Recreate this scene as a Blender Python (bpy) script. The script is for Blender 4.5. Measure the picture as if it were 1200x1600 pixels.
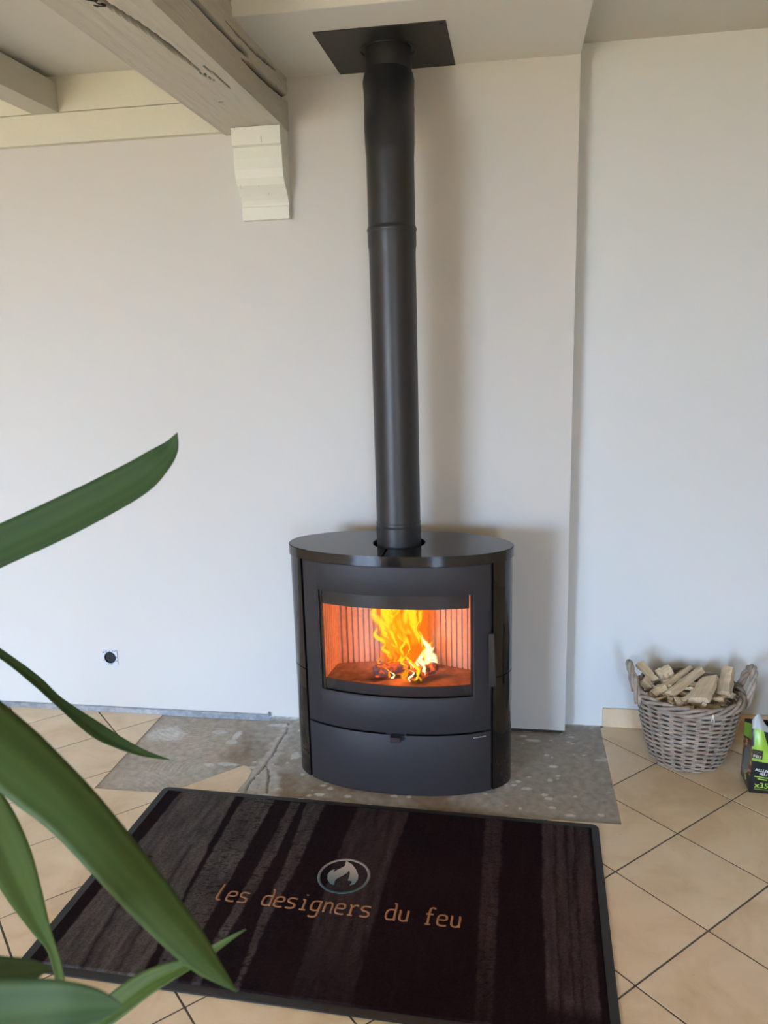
import bpy, bmesh, math, random
import numpy as np
from mathutils import Vector, Matrix, noise

for o in list(bpy.data.objects):
    bpy.data.objects.remove(o, do_unlink=True)
SC = bpy.context.scene
COL = SC.collection
PI = math.pi
rnd = random.Random(7)

# ------------------------------------------------------------------ camera
F_PX = 1246.34
CAM = np.array([0.4303, -2.9714, 1.5485])
YAW, PIT, ROL = -0.1652, -0.2144, -0.0271
_cy, _sy, _cp, _sp = math.cos(YAW), math.sin(YAW), math.cos(PIT), math.sin(PIT)
FW = np.array([_sy * _cp, _cy * _cp, _sp]); _rt = np.array([_cy, -_sy, 0.0]); _up = np.cross(_rt, FW)
RT = _rt * math.cos(ROL) + _up * math.sin(ROL)
UP = -_rt * math.sin(ROL) + _up * math.cos(ROL)
cam_d = bpy.data.cameras.new('camera'); cam = bpy.data.objects.new('camera', cam_d); COL.objects.link(cam)
cam_d.sensor_fit = 'VERTICAL'; cam_d.sensor_height = 36.0; cam_d.lens = F_PX / 1600 * 36.0
cam_d.clip_start = 0.02
cam.matrix_world = Matrix(((RT[0], UP[0], -FW[0], CAM[0]), (RT[1], UP[1], -FW[1], CAM[1]),
                           (RT[2], UP[2], -FW[2], CAM[2]), (0, 0, 0, 1)))
cam_d.dof.use_dof = True; cam_d.dof.focus_distance = 2.75; cam_d.dof.aperture_fstop = 10.0
SC.camera = cam

# ------------------------------------------------------------------ daylight, exposure
SC.view_settings.view_transform = 'Standard'; SC.view_settings.look = 'None'
SC.view_settings.gamma = 1.0; SC.view_settings.use_curve_mapping = False
SC.view_settings.exposure = 0.15
world = bpy.data.worlds.new('sky'); SC.world = world; world.use_nodes = True
_bg = world.node_tree.nodes['Background']
_bg.inputs['Color'].default_value = (0.455, 0.665, 1.0, 1); _bg.inputs['Strength'].default_value = 49.0
sun_d = bpy.data.lights.new('sun', 'SUN'); sun_d.energy = 75.0; sun_d.color = (1.0, 0.88, 0.72); sun_d.angle = math.radians(0.6)
sun = bpy.data.objects.new('sun', sun_d); COL.objects.link(sun); sun.location = (-2, -9, 7)
sun.rotation_euler = Vector((0.05, math.cos(math.radians(54)), -math.sin(math.radians(54)))).to_track_quat('-Z', 'Y').to_euler()
ROOM = dict(xl=-4.7, xr=2.7, yf=-6.5, yb=0.086, zc=2.508)
# openings: in the front wall (behind the camera) and in the right wall
WIN = [dict(wall='front', a=-3.75, b=-1.85, z0=0.06, z1=1.98), dict(wall='front', a=1.15, b=1.80, z0=0.06, z1=1.98)]
for w in WIN:
    ld = bpy.data.lights.new('window_portal', 'AREA'); ld.shape = 'RECTANGLE'
    ld.size = w['b'] - w['a']; ld.size_y = w['z1'] - w['z0']; ld.cycles.is_portal = True
    lo = bpy.data.objects.new('window_portal', ld); COL.objects.link(lo)
    lo.location = ((w['a'] + w['b']) / 2, ROOM['yf'] - 0.12, (w['z0'] + w['z1']) / 2)
    lo.rotation_euler = (math.radians(90), 0, 0)          # -Z of the lamp looks along +Y, into the room

# ------------------------------------------------------------------ helpers
def srgb(r, g, b):
    f = lambda c: (c / 255 / 12.92) if c / 255 <= 0.04045 else ((c / 255 + 0.055) / 1.055) ** 2.4
    return (f(r), f(g), f(b), 1.0)

class Mat:
    """small node-graph helper"""
    def __init__(self, name, color=(0.5, 0.5, 0.5, 1), rough=0.6, metal=0.0, spec=0.5):
        self.m = bpy.data.materials.new(name); self.m.use_nodes = True
        self.t = self.m.node_tree; self.n = self.t.nodes
        self.b = self.n['Principled BSDF']
        self.b.inputs['Base Color'].default_value = color
        self.b.inputs['Roughness'].default_value = rough
        self.b.inputs['Metallic'].default_value = metal
        self.b.inputs['Specular IOR Level'].default_value = spec
        self.tc = None
    def node(self, typ, **kw):
        nd = self.n.new(typ)
        for k, v in kw.items():
            setattr(nd, k, v)
        return nd
    def link(self, a, b):
        self.t.links.new(a, b)
    def coord(self, kind='Object', scale=(1, 1, 1)):
        if self.tc is None:
            self.tc = self.node('ShaderNodeTexCoord')
        mp = self.node('ShaderNodeMapping'); mp.inputs['Scale'].default_value = scale
        self.link(self.tc.outputs[kind], mp.inputs['Vector']); return mp.outputs[0]
    def noise(self, scale, detail=4, rough=0.55, vec=None, dist=0.0):
        nd = self.node('ShaderNodeTexNoise'); nd.inputs['Scale'].default_value = scale
        nd.inputs['Detail'].default_value = detail; nd.inputs['Roughness'].default_value = rough
        nd.inputs['Distortion'].default_value = dist
        self.link(vec if vec is not None else self.coord(), nd.inputs['Vector']); return nd.outputs['Fac']
    def ramp(self, fac, stops):
        nd = self.node('ShaderNodeValToRGB'); cr = nd.color_ramp
        while len(cr.elements) < len(stops):
            cr.elements.new(0.5)
        for e, (p, c) in zip(cr.elements, stops):
            e.position = p; e.color = c
        self.link(fac, nd.inputs['Fac']); return nd.outputs['Color']
    def mix(self, fac, a, b, mode='MIX'):
        nd = self.node('ShaderNodeMix'); nd.data_type = 'RGBA'; nd.blend_type = mode
        for s, v in ((0, fac), (6, a), (7, b)):
            if hasattr(v, 'links') or hasattr(v, 'is_linked'):
                self.link(v, nd.inputs[s])
            else:
                nd.inputs[s].default_value = v
        return nd.outputs[2]
    def attr(self, name, out='Color'):
        nd = self.node('ShaderNodeAttribute'); nd.attribute_name = name; return nd.outputs[out]
    def math(self, op, a, b=0.0, clamp=False):
        nd = self.node('ShaderNodeMath'); nd.operation = op; nd.use_clamp = clamp
        for s, v in ((0, a), (1, b)):
            if hasattr(v, 'is_linked'):
                self.link(v, nd.inputs[s])
            else:
                nd.inputs[s].default_value = v
        return nd.outputs[0]
    def base(self, sock):
        self.link(sock, self.b.inputs['Base Color']); return self
    def rough(self, sock):
        self.link(sock, self.b.inputs['Roughness']); return self
    def bump(self, h, strength=0.2, dist=0.01):
        nd = self.node('ShaderNodeBump'); nd.inputs['Strength'].default_value = strength
        nd.inputs['Distance'].default_value = dist
        self.link(h, nd.inputs['Height']); self.link(nd.outputs[0], self.b.inputs['Normal']); return self

def mesh_obj(name, verts, faces, mat, parent=None, smooth=False, colors=None, cname='Col'):
    me = bpy.data.meshes.new(name); me.from_pydata([tuple(v) for v in verts], [], faces); me.update()
    if mat is not None:
        me.materials.append(mat.m if isinstance(mat, Mat) else mat)
    if smooth:
        me.polygons.foreach_set('use_smooth', [True] * len(me.polygons))
    if colors is not None:
        at = me.color_attributes.new(cname, 'FLOAT_COLOR', 'POINT')
        at.data.foreach_set('color', np.asarray(colors, np.float32).ravel())
    return link(name, me, parent)

def link(name, me, parent=None):
    o = bpy.data.objects.new(name, me); COL.objects.link(o)
    if parent is not None:
        o.parent = parent
    return o

def empty(name, loc=(0, 0, 0), rz=0.0):
    o = bpy.data.objects.new(name, None); COL.objects.link(o); o.location = loc; o.rotation_euler = (0, 0, rz)
    o.empty_display_size = 0.05; return o

def tag(o, label, cat, group=None):
    o['label'] = label; o['category'] = cat
    if group:
        o['group'] = group
    return o

def structure(o, label=None):
    o['kind'] = 'structure'
    if label:
        o['label'] = label
    return o

def bm_obj(name, bm, mat, parent=None, smooth=False, bevel=0.0, segs=2, ang=0.6):
    if bevel > 0:
        es = [e for e in bm.edges if e.is_manifold and e.calc_face_angle(0) > ang]
        bmesh.ops.bevel(bm, geom=es, offset=bevel, segments=segs, affect='EDGES', profile=0.5)
    bmesh.ops.recalc_face_normals(bm, faces=bm.faces)
    me = bpy.data.meshes.new(name); bm.to_mesh(me); bm.free()
    me.materials.append(mat.m if isinstance(mat, Mat) else mat)
    if smooth:
        me.polygons.foreach_set('use_smooth', [True] * len(me.polygons))
    return link(name, me, parent)

def add_box(bm, x0, x1, y0, y1, z0, z1):
    v = [bm.verts.new(p) for p in ((x0, y0, z0), (x1, y0, z0), (x1, y1, z0), (x0, y1, z0),
                                   (x0, y0, z1), (x1, y0, z1), (x1, y1, z1), (x0, y1, z1))]
    for f in ((0, 3, 2, 1), (4, 5, 6, 7), (0, 1, 5, 4), (1, 2, 6, 5), (2, 3, 7, 6), (3, 0, 4, 7)):
        bm.faces.new([v[i] for i in f])

def box(name, x0, x1, y0, y1, z0, z1, mat, parent=None, bevel=0.0, segs=2):
    bm = bmesh.new(); add_box(bm, x0, x1, y0, y1, z0, z1)
    return bm_obj(name, bm, mat, parent, bevel=bevel, segs=segs)

def prism(name, poly, z0, z1, mat, parent=None, bevel=0.0, top_only=False):
    bm = bmesh.new()
    lo = [bm.verts.new((x, y, z0)) for x, y in poly]; hi = [bm.verts.new((x, y, z1)) for x, y in poly]
    n = len(poly)
    bm.faces.new(hi)
    if not top_only:
        bm.faces.new(lo[::-1])
    for i in range(n):
        bm.faces.new((lo[i], lo[(i + 1) % n], hi[(i + 1) % n], hi[i]))
    if bevel > 0:
        es = [e for e in bm.edges if e.verts[0].co.z == z1 and e.verts[1].co.z == z1]
        bmesh.ops.bevel(bm, geom=es, offset=bevel, segments=1, affect='EDGES')
    return bm_obj(name, bm, mat, parent)

def frames(pts):
    """parallel transport frames along a polyline"""
    pts = [Vector(p) for p in pts]; T = []
    for i in range(len(pts)):
        a = pts[max(i - 1, 0)]; b = pts[min(i + 1, len(pts) - 1)]
        T.append((b - a).normalized())
    n = T[0].orthogonal().normalized(); out = []
    for i, t in enumerate(T):
        n = (n - t * n.dot(t))
        n = n.normalized() if n.length > 1e-9 else t.orthogonal().normalized()
        out.append((pts[i], t, n, t.cross(n)))
    return out

def tube_data(pts, rad, seg=8, closed=False, caps=True, V=None, Fc=None, flat=1.0):
    V = [] if V is None else V; Fc = [] if Fc is None else Fc
    fr = frames(pts); b0 = len(V); n = len(fr)
    for i, (p, t, a, b) in enumerate(fr):
        r = rad[i] if hasattr(rad, '__len__') else rad
        for k in range(seg):
            an = 2 * PI * k / seg
            V.append(tuple(p + a * (r * math.cos(an)) + b * (r * flat * math.sin(an))))
    for i in range(n if closed else n - 1):
        for k in range(seg):
            j = (i + 1) % n
            Fc.append((b0 + i * seg + k, b0 + i * seg + (k + 1) % seg, b0 + j * seg + (k + 1) % seg, b0 + j * seg + k))
    if caps and not closed:
        Fc.append(tuple(b0 + k for k in range(seg))[::-1]); Fc.append(tuple(b0 + (n - 1) * seg + k for k in range(seg)))
    return V, Fc

def tube(name, pts, rad, mat, parent=None, seg=12, smooth=True, closed=False):
    V, Fc = tube_data(pts, rad, seg, closed)
    o = mesh_obj(name, V, Fc, mat, parent, smooth)
    return o

def at_px(px, py, d):
    """point seen at a pixel of the photograph, d metres in front of the camera"""
    return Vector(CAM + (FW + RT * (px - 600) / F_PX - UP * (py - 800) / F_PX) * d)

def on_floor(px, py, z=0.0):
    d = FW + RT * (px - 600) / F_PX - UP * (py - 800) / F_PX
    t = (z - CAM[2]) / d[2]; q = CAM + d * t
    return (q[0], q[1])

def fbm(x, y, z=0.0, sc=1.0, o=4):
    return noise.fractal(Vector((x * sc, y * sc, z * sc)), 1.0, 2.0, o)

# ------------------------------------------------------------------ materials of the room
def wall_mat(name, c, bump=0.06):
    m = Mat(name, c, 0.85, spec=0.25)
    n1 = m.noise(1.3, 3); n2 = m.noise(160, 3)
    col = m.mix(m.math('MULTIPLY', n1, 0.10), c, tuple(v * 0.88 for v in c[:3]) + (1,))
    m.base(col); m.bump(n2, bump, 0.004); return m
M_WALL = wall_mat('greige wall paint', (0.66, 0.635, 0.585, 1))
M_WHITE = wall_mat('white wall paint', (0.74, 0.75, 0.725, 1))
M_OCHRE = wall_mat('ochre bounce paint', (0.56, 0.40, 0.235, 1))  # colour invented for the unseen walls, to warm the bounced light
M_CEIL = wall_mat('ceiling paint', (0.68, 0.655, 0.585, 1))
M_SOFF = wall_mat('soffit paint', (0.78, 0.76, 0.695, 1))

def wood_paint(name, c, dark):
    m = Mat(name, c, 0.6, spec=0.35)
    g = m.noise(14, 6, 0.65, m.coord(scale=(6, 0.6, 6)), 0.4); s = m.noise(45, 4)
    col = m.mix(m.math('MULTIPLY', g, 0.22), c, dark)
    m.base(col); m.bump(m.math('ADD', g, m.math('MULTIPLY', s, 0.3)), 0.25, 0.004); return m
M_BEAM = wood_paint('old beam paint', (0.57, 0.54, 0.46, 1), (0.34, 0.30, 0.23, 1))
M_CREAM = wood_paint('cream timber paint', (0.74, 0.71, 0.58, 1), (0.56, 0.52, 0.40, 1))
M_CRACK = Mat('dark bare wood', (0.035, 0.025, 0.018, 1), 0.9)
M_GALV = Mat('galvanised steel', (0.42, 0.45, 0.48, 1), 0.42, 0.85)
_g = M_GALV.noise(40, 3); M_GALV.base(M_GALV.ramp(_g, [(0.3, (0.3, 0.33, 0.36, 1)), (0.7, (0.52, 0.55, 0.58, 1))]))
M_GAP_SHADE = Mat('dark gap shade', (0.05, 0.047, 0.043, 1), 0.95)

# ------------------------------------------------------------------ floor: slab, tiles, bare screed
XL, XR, YF, YB, ZC = ROOM['xl'], ROOM['xr'], ROOM['yf'], ROOM['yb'], ROOM['zc']
M_GROUT = Mat('brown grey grout', (0.115, 0.092, 0.075, 1), 0.95)
_n = M_GROUT.noise(60, 3); M_GROUT.base(M_GROUT.ramp(_n, [(0.3, (0.075, 0.058, 0.047, 1)), (0.7, (0.17, 0.14, 0.115, 1))]))
floor = structure(box('floor', XL, XR, YF - 0.2, YB + 0.02, -0.12, -0.0095, M_GROUT))

M_TILE = Mat('beige glazed tile', (0.5, 0.38, 0.26, 1), 0.38, spec=0.45)
_oi = M_TILE.node('ShaderNodeObjectInfo')
_v = M_TILE.node('ShaderNodeVectorMath'); _v.operation = 'ADD'
M_TILE.link(M_TILE.coord(), _v.inputs[0])
_cmb = M_TILE.node('ShaderNodeCombineXYZ')
for _i in range(3):
    M_TILE.link(M_TILE.math('MULTIPLY', _oi.outputs['Random'], 37.0 + 11 * _i), _cmb.inputs[_i])
M_TILE.link(_cmb.outputs[0], _v.inputs[1])
_n1 = M_TILE.noise(5.0, 5, 0.6, _v.outputs[0], 0.6); _n2 = M_TILE.noise(60, 3, 0.5, _v.outputs[0])
_c = M_TILE.ramp(_n1, [(0.30, (0.66, 0.475, 0.28, 1)), (0.52, (0.79, 0.61, 0.395, 1)), (0.72, (0.84, 0.68, 0.48, 1))])
_c = M_TILE.mix(M_TILE.math('MULTIPLY', M_TILE.math('GREATER_THAN', _n2, 0.72), 0.25), _c, (0.48, 0.35, 0.21, 1))
_c = M_TILE.mix(M_TILE.math('MULTIPLY', _oi.outputs['Random'], 0.22), _c, (0.66, 0.49, 0.30, 1))
M_TILE.base(_c); M_TILE.bump(_n1, 0.10, 0.004)
M_TILE.rough(M_TILE.math('ADD', M_TILE.math('MULTIPLY', _n2, 0.2), 0.26))

HX0, HX1, HY = -1.047, 0.781, -0.592          # the old hearth: no tiles there
def clip(poly, nx, ny, c):                     # keep nx*x + ny*y <= c
    out = []
    for i in range(len(poly)):
        a, b = poly[i], poly[(i + 1) % len(poly)]
        da, db = nx * a[0] + ny * a[1] - c, nx * b[0] + ny * b[1] - c
        if da <= 0:
            out.append(a)
        if (da < 0 < db) or (db < 0 < da):
            t = da / (da - db); out.append((a[0] + (b[0] - a[0]) * t, a[1] + (b[1] - a[1]) * t))
    return out
def area(p):
    return 0.5 * sum(p[i][0] * p[(i + 1) % len(p)][1] - p[(i + 1) % len(p)][0] * p[i][1] for i in range(len(p)))
def inside(poly, q):
    s = [(b[0] - a[0]) * (q[1] - a[1]) - (b[1] - a[1]) * (q[0] - a[0]) for a, b in zip(poly, poly[1:] + poly[:1])]
    return all(v > 0 for v in s) or all(v < 0 for v in s)
def minus_quadrant(poly, cx, sx):              # remove sx*(x-cx) > 0 and y > HY; the corner lies inside poly
    isin = lambda q: sx * (q[0] - cx) > 1e-9 and q[1] > HY + 1e-9
    out = []
    for i in range(len(poly)):
        a, b = poly[i], poly[(i + 1) % len(poly)]
        if not isin(a):
            out.append(a)
        if isin(a) != isin(b):
            best = None
            for t in ([(cx - a[0]) / (b[0] - a[0])] if b[0] != a[0] else []) + ([(HY - a[1]) / (b[1] - a[1])] if b[1] != a[1] else []):
                if 0 <= t <= 1:
                    q = (a[0] + (b[0] - a[0]) * t, a[1] + (b[1] - a[1]) * t)
                    if (abs(q[0] - cx) < 1e-6 and q[1] >= HY - 1e-6) or (abs(q[1] - HY) < 1e-6 and sx * (q[0] - cx) >= -1e-6):
                        best = q
            out.append(best)
            if isin(b):
                out.append((cx, HY))
    return out
TX, TY, TS, TPH = 0.9506, -0.1923, 0.3015, 0.7793
E1 = (math.cos(TPH), math.sin(TPH)); E2 = (math.sin(TPH), -math.cos(TPH))
J = 0.0030                                     # half a joint
pieces = []
for a in range(-18, 36):
    for b in range(-28, 30):
        q = []
        for da, db in ((J, J), (TS - J, J), (TS - J, TS - J), (J, TS - J)):
            u, v = a * TS + da, b * TS + db
            q.append((TX - u * E1[0] + v * E2[0], TY - u * E1[1] + v * E2[1]))
        if area(q) < 0:
            q = q[::-1]
        for nx, ny, c in ((1, 0, XR), (-1, 0, -XL), (0, 1, 0.083), (0, -1, -YF)):
            q = clip(q, nx, ny, c) if q else q
        if len(q) < 3:
            continue
        parts = []
        if inside(q, (HX0, HY)):
            parts = [minus_quadrant(q, HX0, 1)]
        elif inside(q, (HX1, HY)):
            parts = [minus_quadrant(q, HX1, -1)]
        else:
            l = clip(q, 1, 0, HX0); r = clip(q, -1, 0, -HX1)
            m = clip(clip(q, 1, 0, HX1), -1, 0, -HX0) if q else []
            m = clip(m, 0, 1, HY) if len(m) > 2 else []
            full = abs(area(q))
            if len(m) > 2 and abs(area(m)) > 0 and all(y <= HY + 1e-9 for x, y in q):
                parts = [q]
            else:
                parts = [x for x in (l, r, m) if len(x) > 2]
        for x in parts:
            if x and x[0] is not None and all(max(y for _, y in x) > -99 for _ in (0,)):
                if max(v[0] for v in x) <= HX0 + 1e-6 or True:
                    if min(v[0] for v in x) < 0.6:
                        x = clip(x, 0, 1, -0.004)
                    if len(x) > 2 and abs(area(x)) > 4e-4:
                        pieces.append(x)
for x0, x1, y0, y1 in ((XL, HX0, YF, -0.003), (HX1, XR, YF, 0.083), (HX0, HX1, YF, HY)):
    o = mesh_obj('grout', [(x0, y0, -0.0021), (x1, y0, -0.0021), (x1, y1, -0.0021), (x0, y1, -0.0021)], [(0, 1, 2, 3)], M_GROUT, floor)
# a broken tile still sticking out over the bare screed
pieces.append([(-0.760, -0.588), (-0.706, -0.523), (-0.561, -0.378), (-0.540, -0.384), (-0.518, -0.414), (-0.515, -0.470), (-0.524, -0.530), (-0.53, -0.60)][::-1])
cen = lambda p: (sum(v[0] for v in p) / len(p), sum(v[1] for v in p) / len(p))
pieces.sort(key=lambda p: (cen(p)[0] - 0.1) ** 2 + (cen(p)[1] + 0.9) ** 2)
rest_v, rest_f = [], []
for i, p in enumerate(pieces):
    if area(p) < 0:
        p = p[::-1]
    zt = -0.0006 * rnd.random()
    if i < 230:
        prism('floor_tile', p, -0.0095, zt, M_TILE, floor, bevel=0.0016, top_only=True)
    else:
        b0 = len(rest_v); rest_v += [(x, y, 0.0) for x, y in p]; rest_f.append(tuple(range(b0, b0 + len(p))))
if rest_v:
    o = mesh_obj('floor_tiles_behind', rest_v, rest_f, M_TILE, floor); o['kind'] = 'stuff'

# bare screed with plaster splashes, trowel arcs and a crack
def seg_dist(px, py, a, b):
    dx, dy = b[0] - a[0], b[1] - a[1]; L2 = dx * dx + dy * dy
    t = np.clip(((px - a[0]) * dx + (py - a[1]) * dy) / L2, 0, 1)
    return np.hypot(px - a[0] - t * dx, py - a[1] - t * dy)
NX, NY = 360, 130
gx, gy = np.meshgrid(np.linspace(HX0 - 0.004, HX1 + 0.004, NX), np.linspace(HY - 0.008, 0.086, NY))
gx = gx.ravel(); gy = gy.ravel()
nz = np.array([fbm(x, y, 0.0, 9.0) for x, y in zip(gx, gy)])
nz2 = np.array([fbm(x, y, 3.0, 42.0, 3) for x, y in zip(gx, gy)])
nz3 = np.array([fbm(x, y, 7.0, 3.2, 3) for x, y in zip(gx, gy)])
crack_main = [on_floor(*q) for q in ((451, 1127), (448, 1142), (434, 1161), (433, 1165), (427, 1177), (420, 1186), (415.6, 1193), (404, 1207), (389, 1224), (384, 1236))]
crack_fork = [on_floor(*q) for q in ((415.6, 1193), (420, 1202), (420, 1214), (417, 1238))]
wob = 0.004 * nz2
dc = np.full(gx.shape, 9.0)
for L in (crack_main, crack_fork):
    for a, b in zip(L, L[1:]):
        dc = np.minimum(dc, seg_dist(gx + wob, gy + wob, a, b))
h = -0.0045 + 0.0012 * nz + 0.0006 * nz2
c_grey = np.array([0.255, 0.235, 0.205]); c_brown = np.array([0.165, 0.125, 0.088]); c_lite = np.array([0.35, 0.32, 0.275]); c_white = np.array([0.40, 0.395, 0.375])
mixb = np.clip(0.5 + 1.7 * nz3 + 0.6 * nz, 0, 1)[:, None]
colr = c_grey * (1 - mixb) + c_brown * mixb
left = np.clip((-0.60 - gx) / 0.10 + 0.6 * nz, 0, 1)[:, None]
colr = colr * (1 - 0.65 * left) + c_lite * (0.65 * left)
right = np.clip((gx - 0.30) / 0.2, 0, 1)[:, None]
colr = colr * (1 - 0.75 * right) + (c_grey * (0.95 + 0.25 * nz3[:, None])) * (0.75 * right)
# trowel combing arcs on the left
for (cx, cy, r0, r1, a0, a1) in ((-0.98, -0.72, 0.10, 0.30, 0.2, 1.5), (-0.70, -0.42, 0.05, 0.22, 1.7, 3.4), (-0.86, -0.02, 0.08, 0.22, 3.6, 5.4)):
    rr = np.hypot(gx - cx, gy - cy); aa = np.mod(np.arctan2(gy - cy, gx - cx), 2 * PI)
    w = ((rr > r0) & (rr < r1) & (aa > a0) & (aa < a1)) * np.clip(1 + 0.8 * nz, 0, 1)
    s = np.sin(rr * 2 * PI / 0.017)
    h += 0.0007 * w * s; colr *= (1 + 0.05 * (w * s))[:, None]
# crack and the cement ridge beside it
ridge = np.clip(1 - (dc - 0.012 - 0.02 * np.clip((-gy - 0.15) * 3, 0, 1)) / 0.02 + 0.6 * nz2, 0, 1) * (gy < -0.03)
colr = colr * (1 - 0.8 * ridge[:, None]) + np.array([0.34, 0.325, 0.295]) * (0.8 * ridge[:, None]); h += 0.0012 * ridge
ck = np.clip(1 - dc / 0.0045, 0, 1)
h -= 0.007 * ck; colr *= (1 - 0.85 * ck)[:, None]
# plaster splashes
blobs = [((263, 1146), 0.066, 0.050), ((343, 1142.5), 0.024, 0.016), ((363, 1158), 0.022, 0.016), ((371, 1148), 0.012, 0.035), ((436, 1132), 0.036, 0.012), ((462, 1180), 0.02, 0.025),
         ((328, 1193), 0.018, 0.010), ((505, 1226), 0.012, 0.008), ((516, 1230), 0.010, 0.008), ((355, 1192), 0.03, 0.010), ((944, 1185), 0.010, 0.010), ((851, 1240), 0.011, 0.007), ((863, 1260), 0.011, 0.006), ((891, 1272), 0.014, 0.007), ((893, 1150), 0.01, 0.005)]
for _ in range(90):
    if _ < 45:
        q = (rnd.uniform(-0.55, 0.1), rnd.uniform(-0.57, -0.02))
    else:
        q = (rnd.uniform(0.3, 0.77), rnd.uniform(-0.56, 0.05))
    r = rnd.choice((0.003, 0.004, 0.006, 0.008)); blobs.append((q, r * rnd.uniform(1, 2), r, 1))
for bl in blobs:
    c = bl[0] if len(bl) == 4 else on_floor(*bl[0])
    d = np.hypot((gx - c[0]) / bl[1], (gy - c[1]) / bl[2]) + 0.55 * nz2 + 0.5 * nz
    w = np.clip((1.22 - d) * 7, 0, 1)
    colr = colr * (1 - w[:, None]) + c_white * w[:, None]; h += 0.0015 * w
# plaster dribbled along the foot of the walls
foot = np.where(gx > 0.636, 0.086, 0.0)
w = np.clip(1 - (foot - gy) / 0.03 + 0.8 * nz2 - 0.5, 0, 1) * ((gx > -0.6) & (gx < -0.33) | (gx > 0.64))
colr = colr * (1 - 0.8 * w[:, None]) + c_white * (0.8 * w[:, None]); h += 0.003 * w
colr *= (1.75 + 0.42 * nz2)[:, None]
M_SCREED = Mat('bare screed', (0.3, 0.27, 0.23, 1), 0.9, spec=0.2)
_n = M_SCREED.noise(120, 5, 0.65); _a = M_SCREED.attr('Col')
M_SCREED.base(M_SCREED.mix(M_SCREED.math('MULTIPLY', _n, 0.35), _a, (0.20, 0.175, 0.14, 1), 'MIX'))
M_SCREED.bump(_n, 0.35, 0.004)
quads = [(j * NX + i, j * NX + i + 1, (j + 1) * NX + i + 1, (j + 1) * NX + i) for j in range(NY - 1) for i in range(NX - 1)]
o = mesh_obj('bare_screed', np.stack([gx, gy, h], 1), quads, M_SCREED, floor, True, np.concatenate([np.clip(colr, 0.01, 1), np.ones((len(gx), 1))], 1))
o['label'] = 'bare grey screed where the old hearth was, cracked and splashed with plaster'

# ------------------------------------------------------------------ walls and ceiling
bm = bmesh.new()
add_box(bm, XL, 0.636, 0.0, 0.22, 0.012, ZC + 0.1)
structure(bm_obj('wall_back', bm, M_WALL, bevel=0.004))
structure(box('wall_gap_shade', -0.33, 0.626, 0.012, 0.05, -0.006, 0.02, M_GAP_SHADE))  # dark strip standing in for the shade in the gap under the wall
structure(box('wall_recess', 0.60, XR, YB, YB + 0.14, -0.01, ZC + 0.1, M_WHITE))
structure(box('wall_left', XL - 0.12, XL, YF, 0.2, -0.01, ZC + 0.1, M_OCHRE))
structure(box('wall_right', XR, XR + 0.12, YF, 0.2, -0.01, ZC + 0.1, M_OCHRE))
bm = bmesh.new(); xs = XL - 0.12
for w in WIN:
    add_box(bm, xs, w['a'], YF - 0.2, YF, -0.12, ZC + 0.1)
    if w['z0'] > 0:
        add_box(bm, w['a'], w['b'], YF - 0.2, YF, -0.12, w['z0'])
    add_box(bm, w['a'], w['b'], YF - 0.2, YF, w['z1'], ZC + 0.1); xs = w['b']
add_box(bm, xs, XR + 0.12, YF - 0.2, YF, -0.12, ZC + 0.1)
structure(bm_obj('wall_front', bm, M_OCHRE))
M_PVC = Mat('white window frame', (0.8, 0.8, 0.78, 1), 0.35)
for k, w in enumerate(WIN):
    bm = bmesh.new(); y0, y1 = YF - 0.11, YF - 0.05; s = 0.055
    add_box(bm, w['a'], w['a'] + s, y0, y1, w['z0'], w['z1']); add_box(bm, w['b'] - s, w['b'], y0, y1, w['z0'], w['z1'])
    add_box(bm, w['a'] + s, w['b'] - s, y0, y1, w['z0'], w['z0'] + s); add_box(bm, w['a'] + s, w['b'] - s, y0, y1, w['z1'] - s, w['z1'])
    mx = (w['a'] + w['b']) / 2; add_box(bm, mx - 0.045, mx + 0.045, y0, y1, w['z0'] + s, w['z1'] - s)
    structure(bm_obj('window_%d' % (k + 1), bm, M_PVC))
structure(box('ceiling', XL - 0.12, XR + 0.12, YF - 0.2, 0.25, ZC, ZC + 0.15, M_CEIL))
sf = structure(box('ceiling_soffit', -0.372, 0.636, -0.553, 0.01, 2.45, ZC + 0.02, M_SOFF, bevel=0.003))
box('fascia', -0.372, 0.636, -0.558, -0.5535, 2.4505, ZC + 0.001, wall_mat('cream fascia paint', (0.86, 0.85, 0.78, 1)), sf)
M_GROUND = Mat('dry lawn', (0.14, 0.13, 0.06, 1), 0.9)
_n = M_GROUND.noise(2.0, 4); M_GROUND.base(M_GROUND.ramp(_n, [(0.3, (0.14, 0.11, 0.045, 1)), (0.7, (0.19, 0.15, 0.07, 1))]))
structure(box('ground', -22, 22, -30, YF - 0.2, -0.3, -0.14, M_GROUND))

# drywall track along the foot of the left wall, skirting tiles on the right
tr = structure(box('trim_1', XL, -0.575, -0.016, -0.001, -0.004, 0.020, M_GALV, bevel=0.0015), 'galvanised drywall track left bare along the foot of the wall')
box('track_lip', -0.579, -0.573, -0.0175, -0.001, -0.002, 0.030, M_GALV, tr)
bb = structure(empty('baseboard_right', (0.787, YB, 0)), 'row of beige skirting tiles along the white wall')
xs = 0.0
for L in (0.20, 0.305, 0.305, 0.305, 0.305, 0.305, 0.305):
    x1 = min(xs + L, XR - 0.787 - 0.002)
    box('skirting_tile', xs + 0.0015, x1 - 0.0015, -0.011, 0.0, 0.0, 0.078, M_TILE, bb, bevel=0.0012); xs = x1

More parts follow.
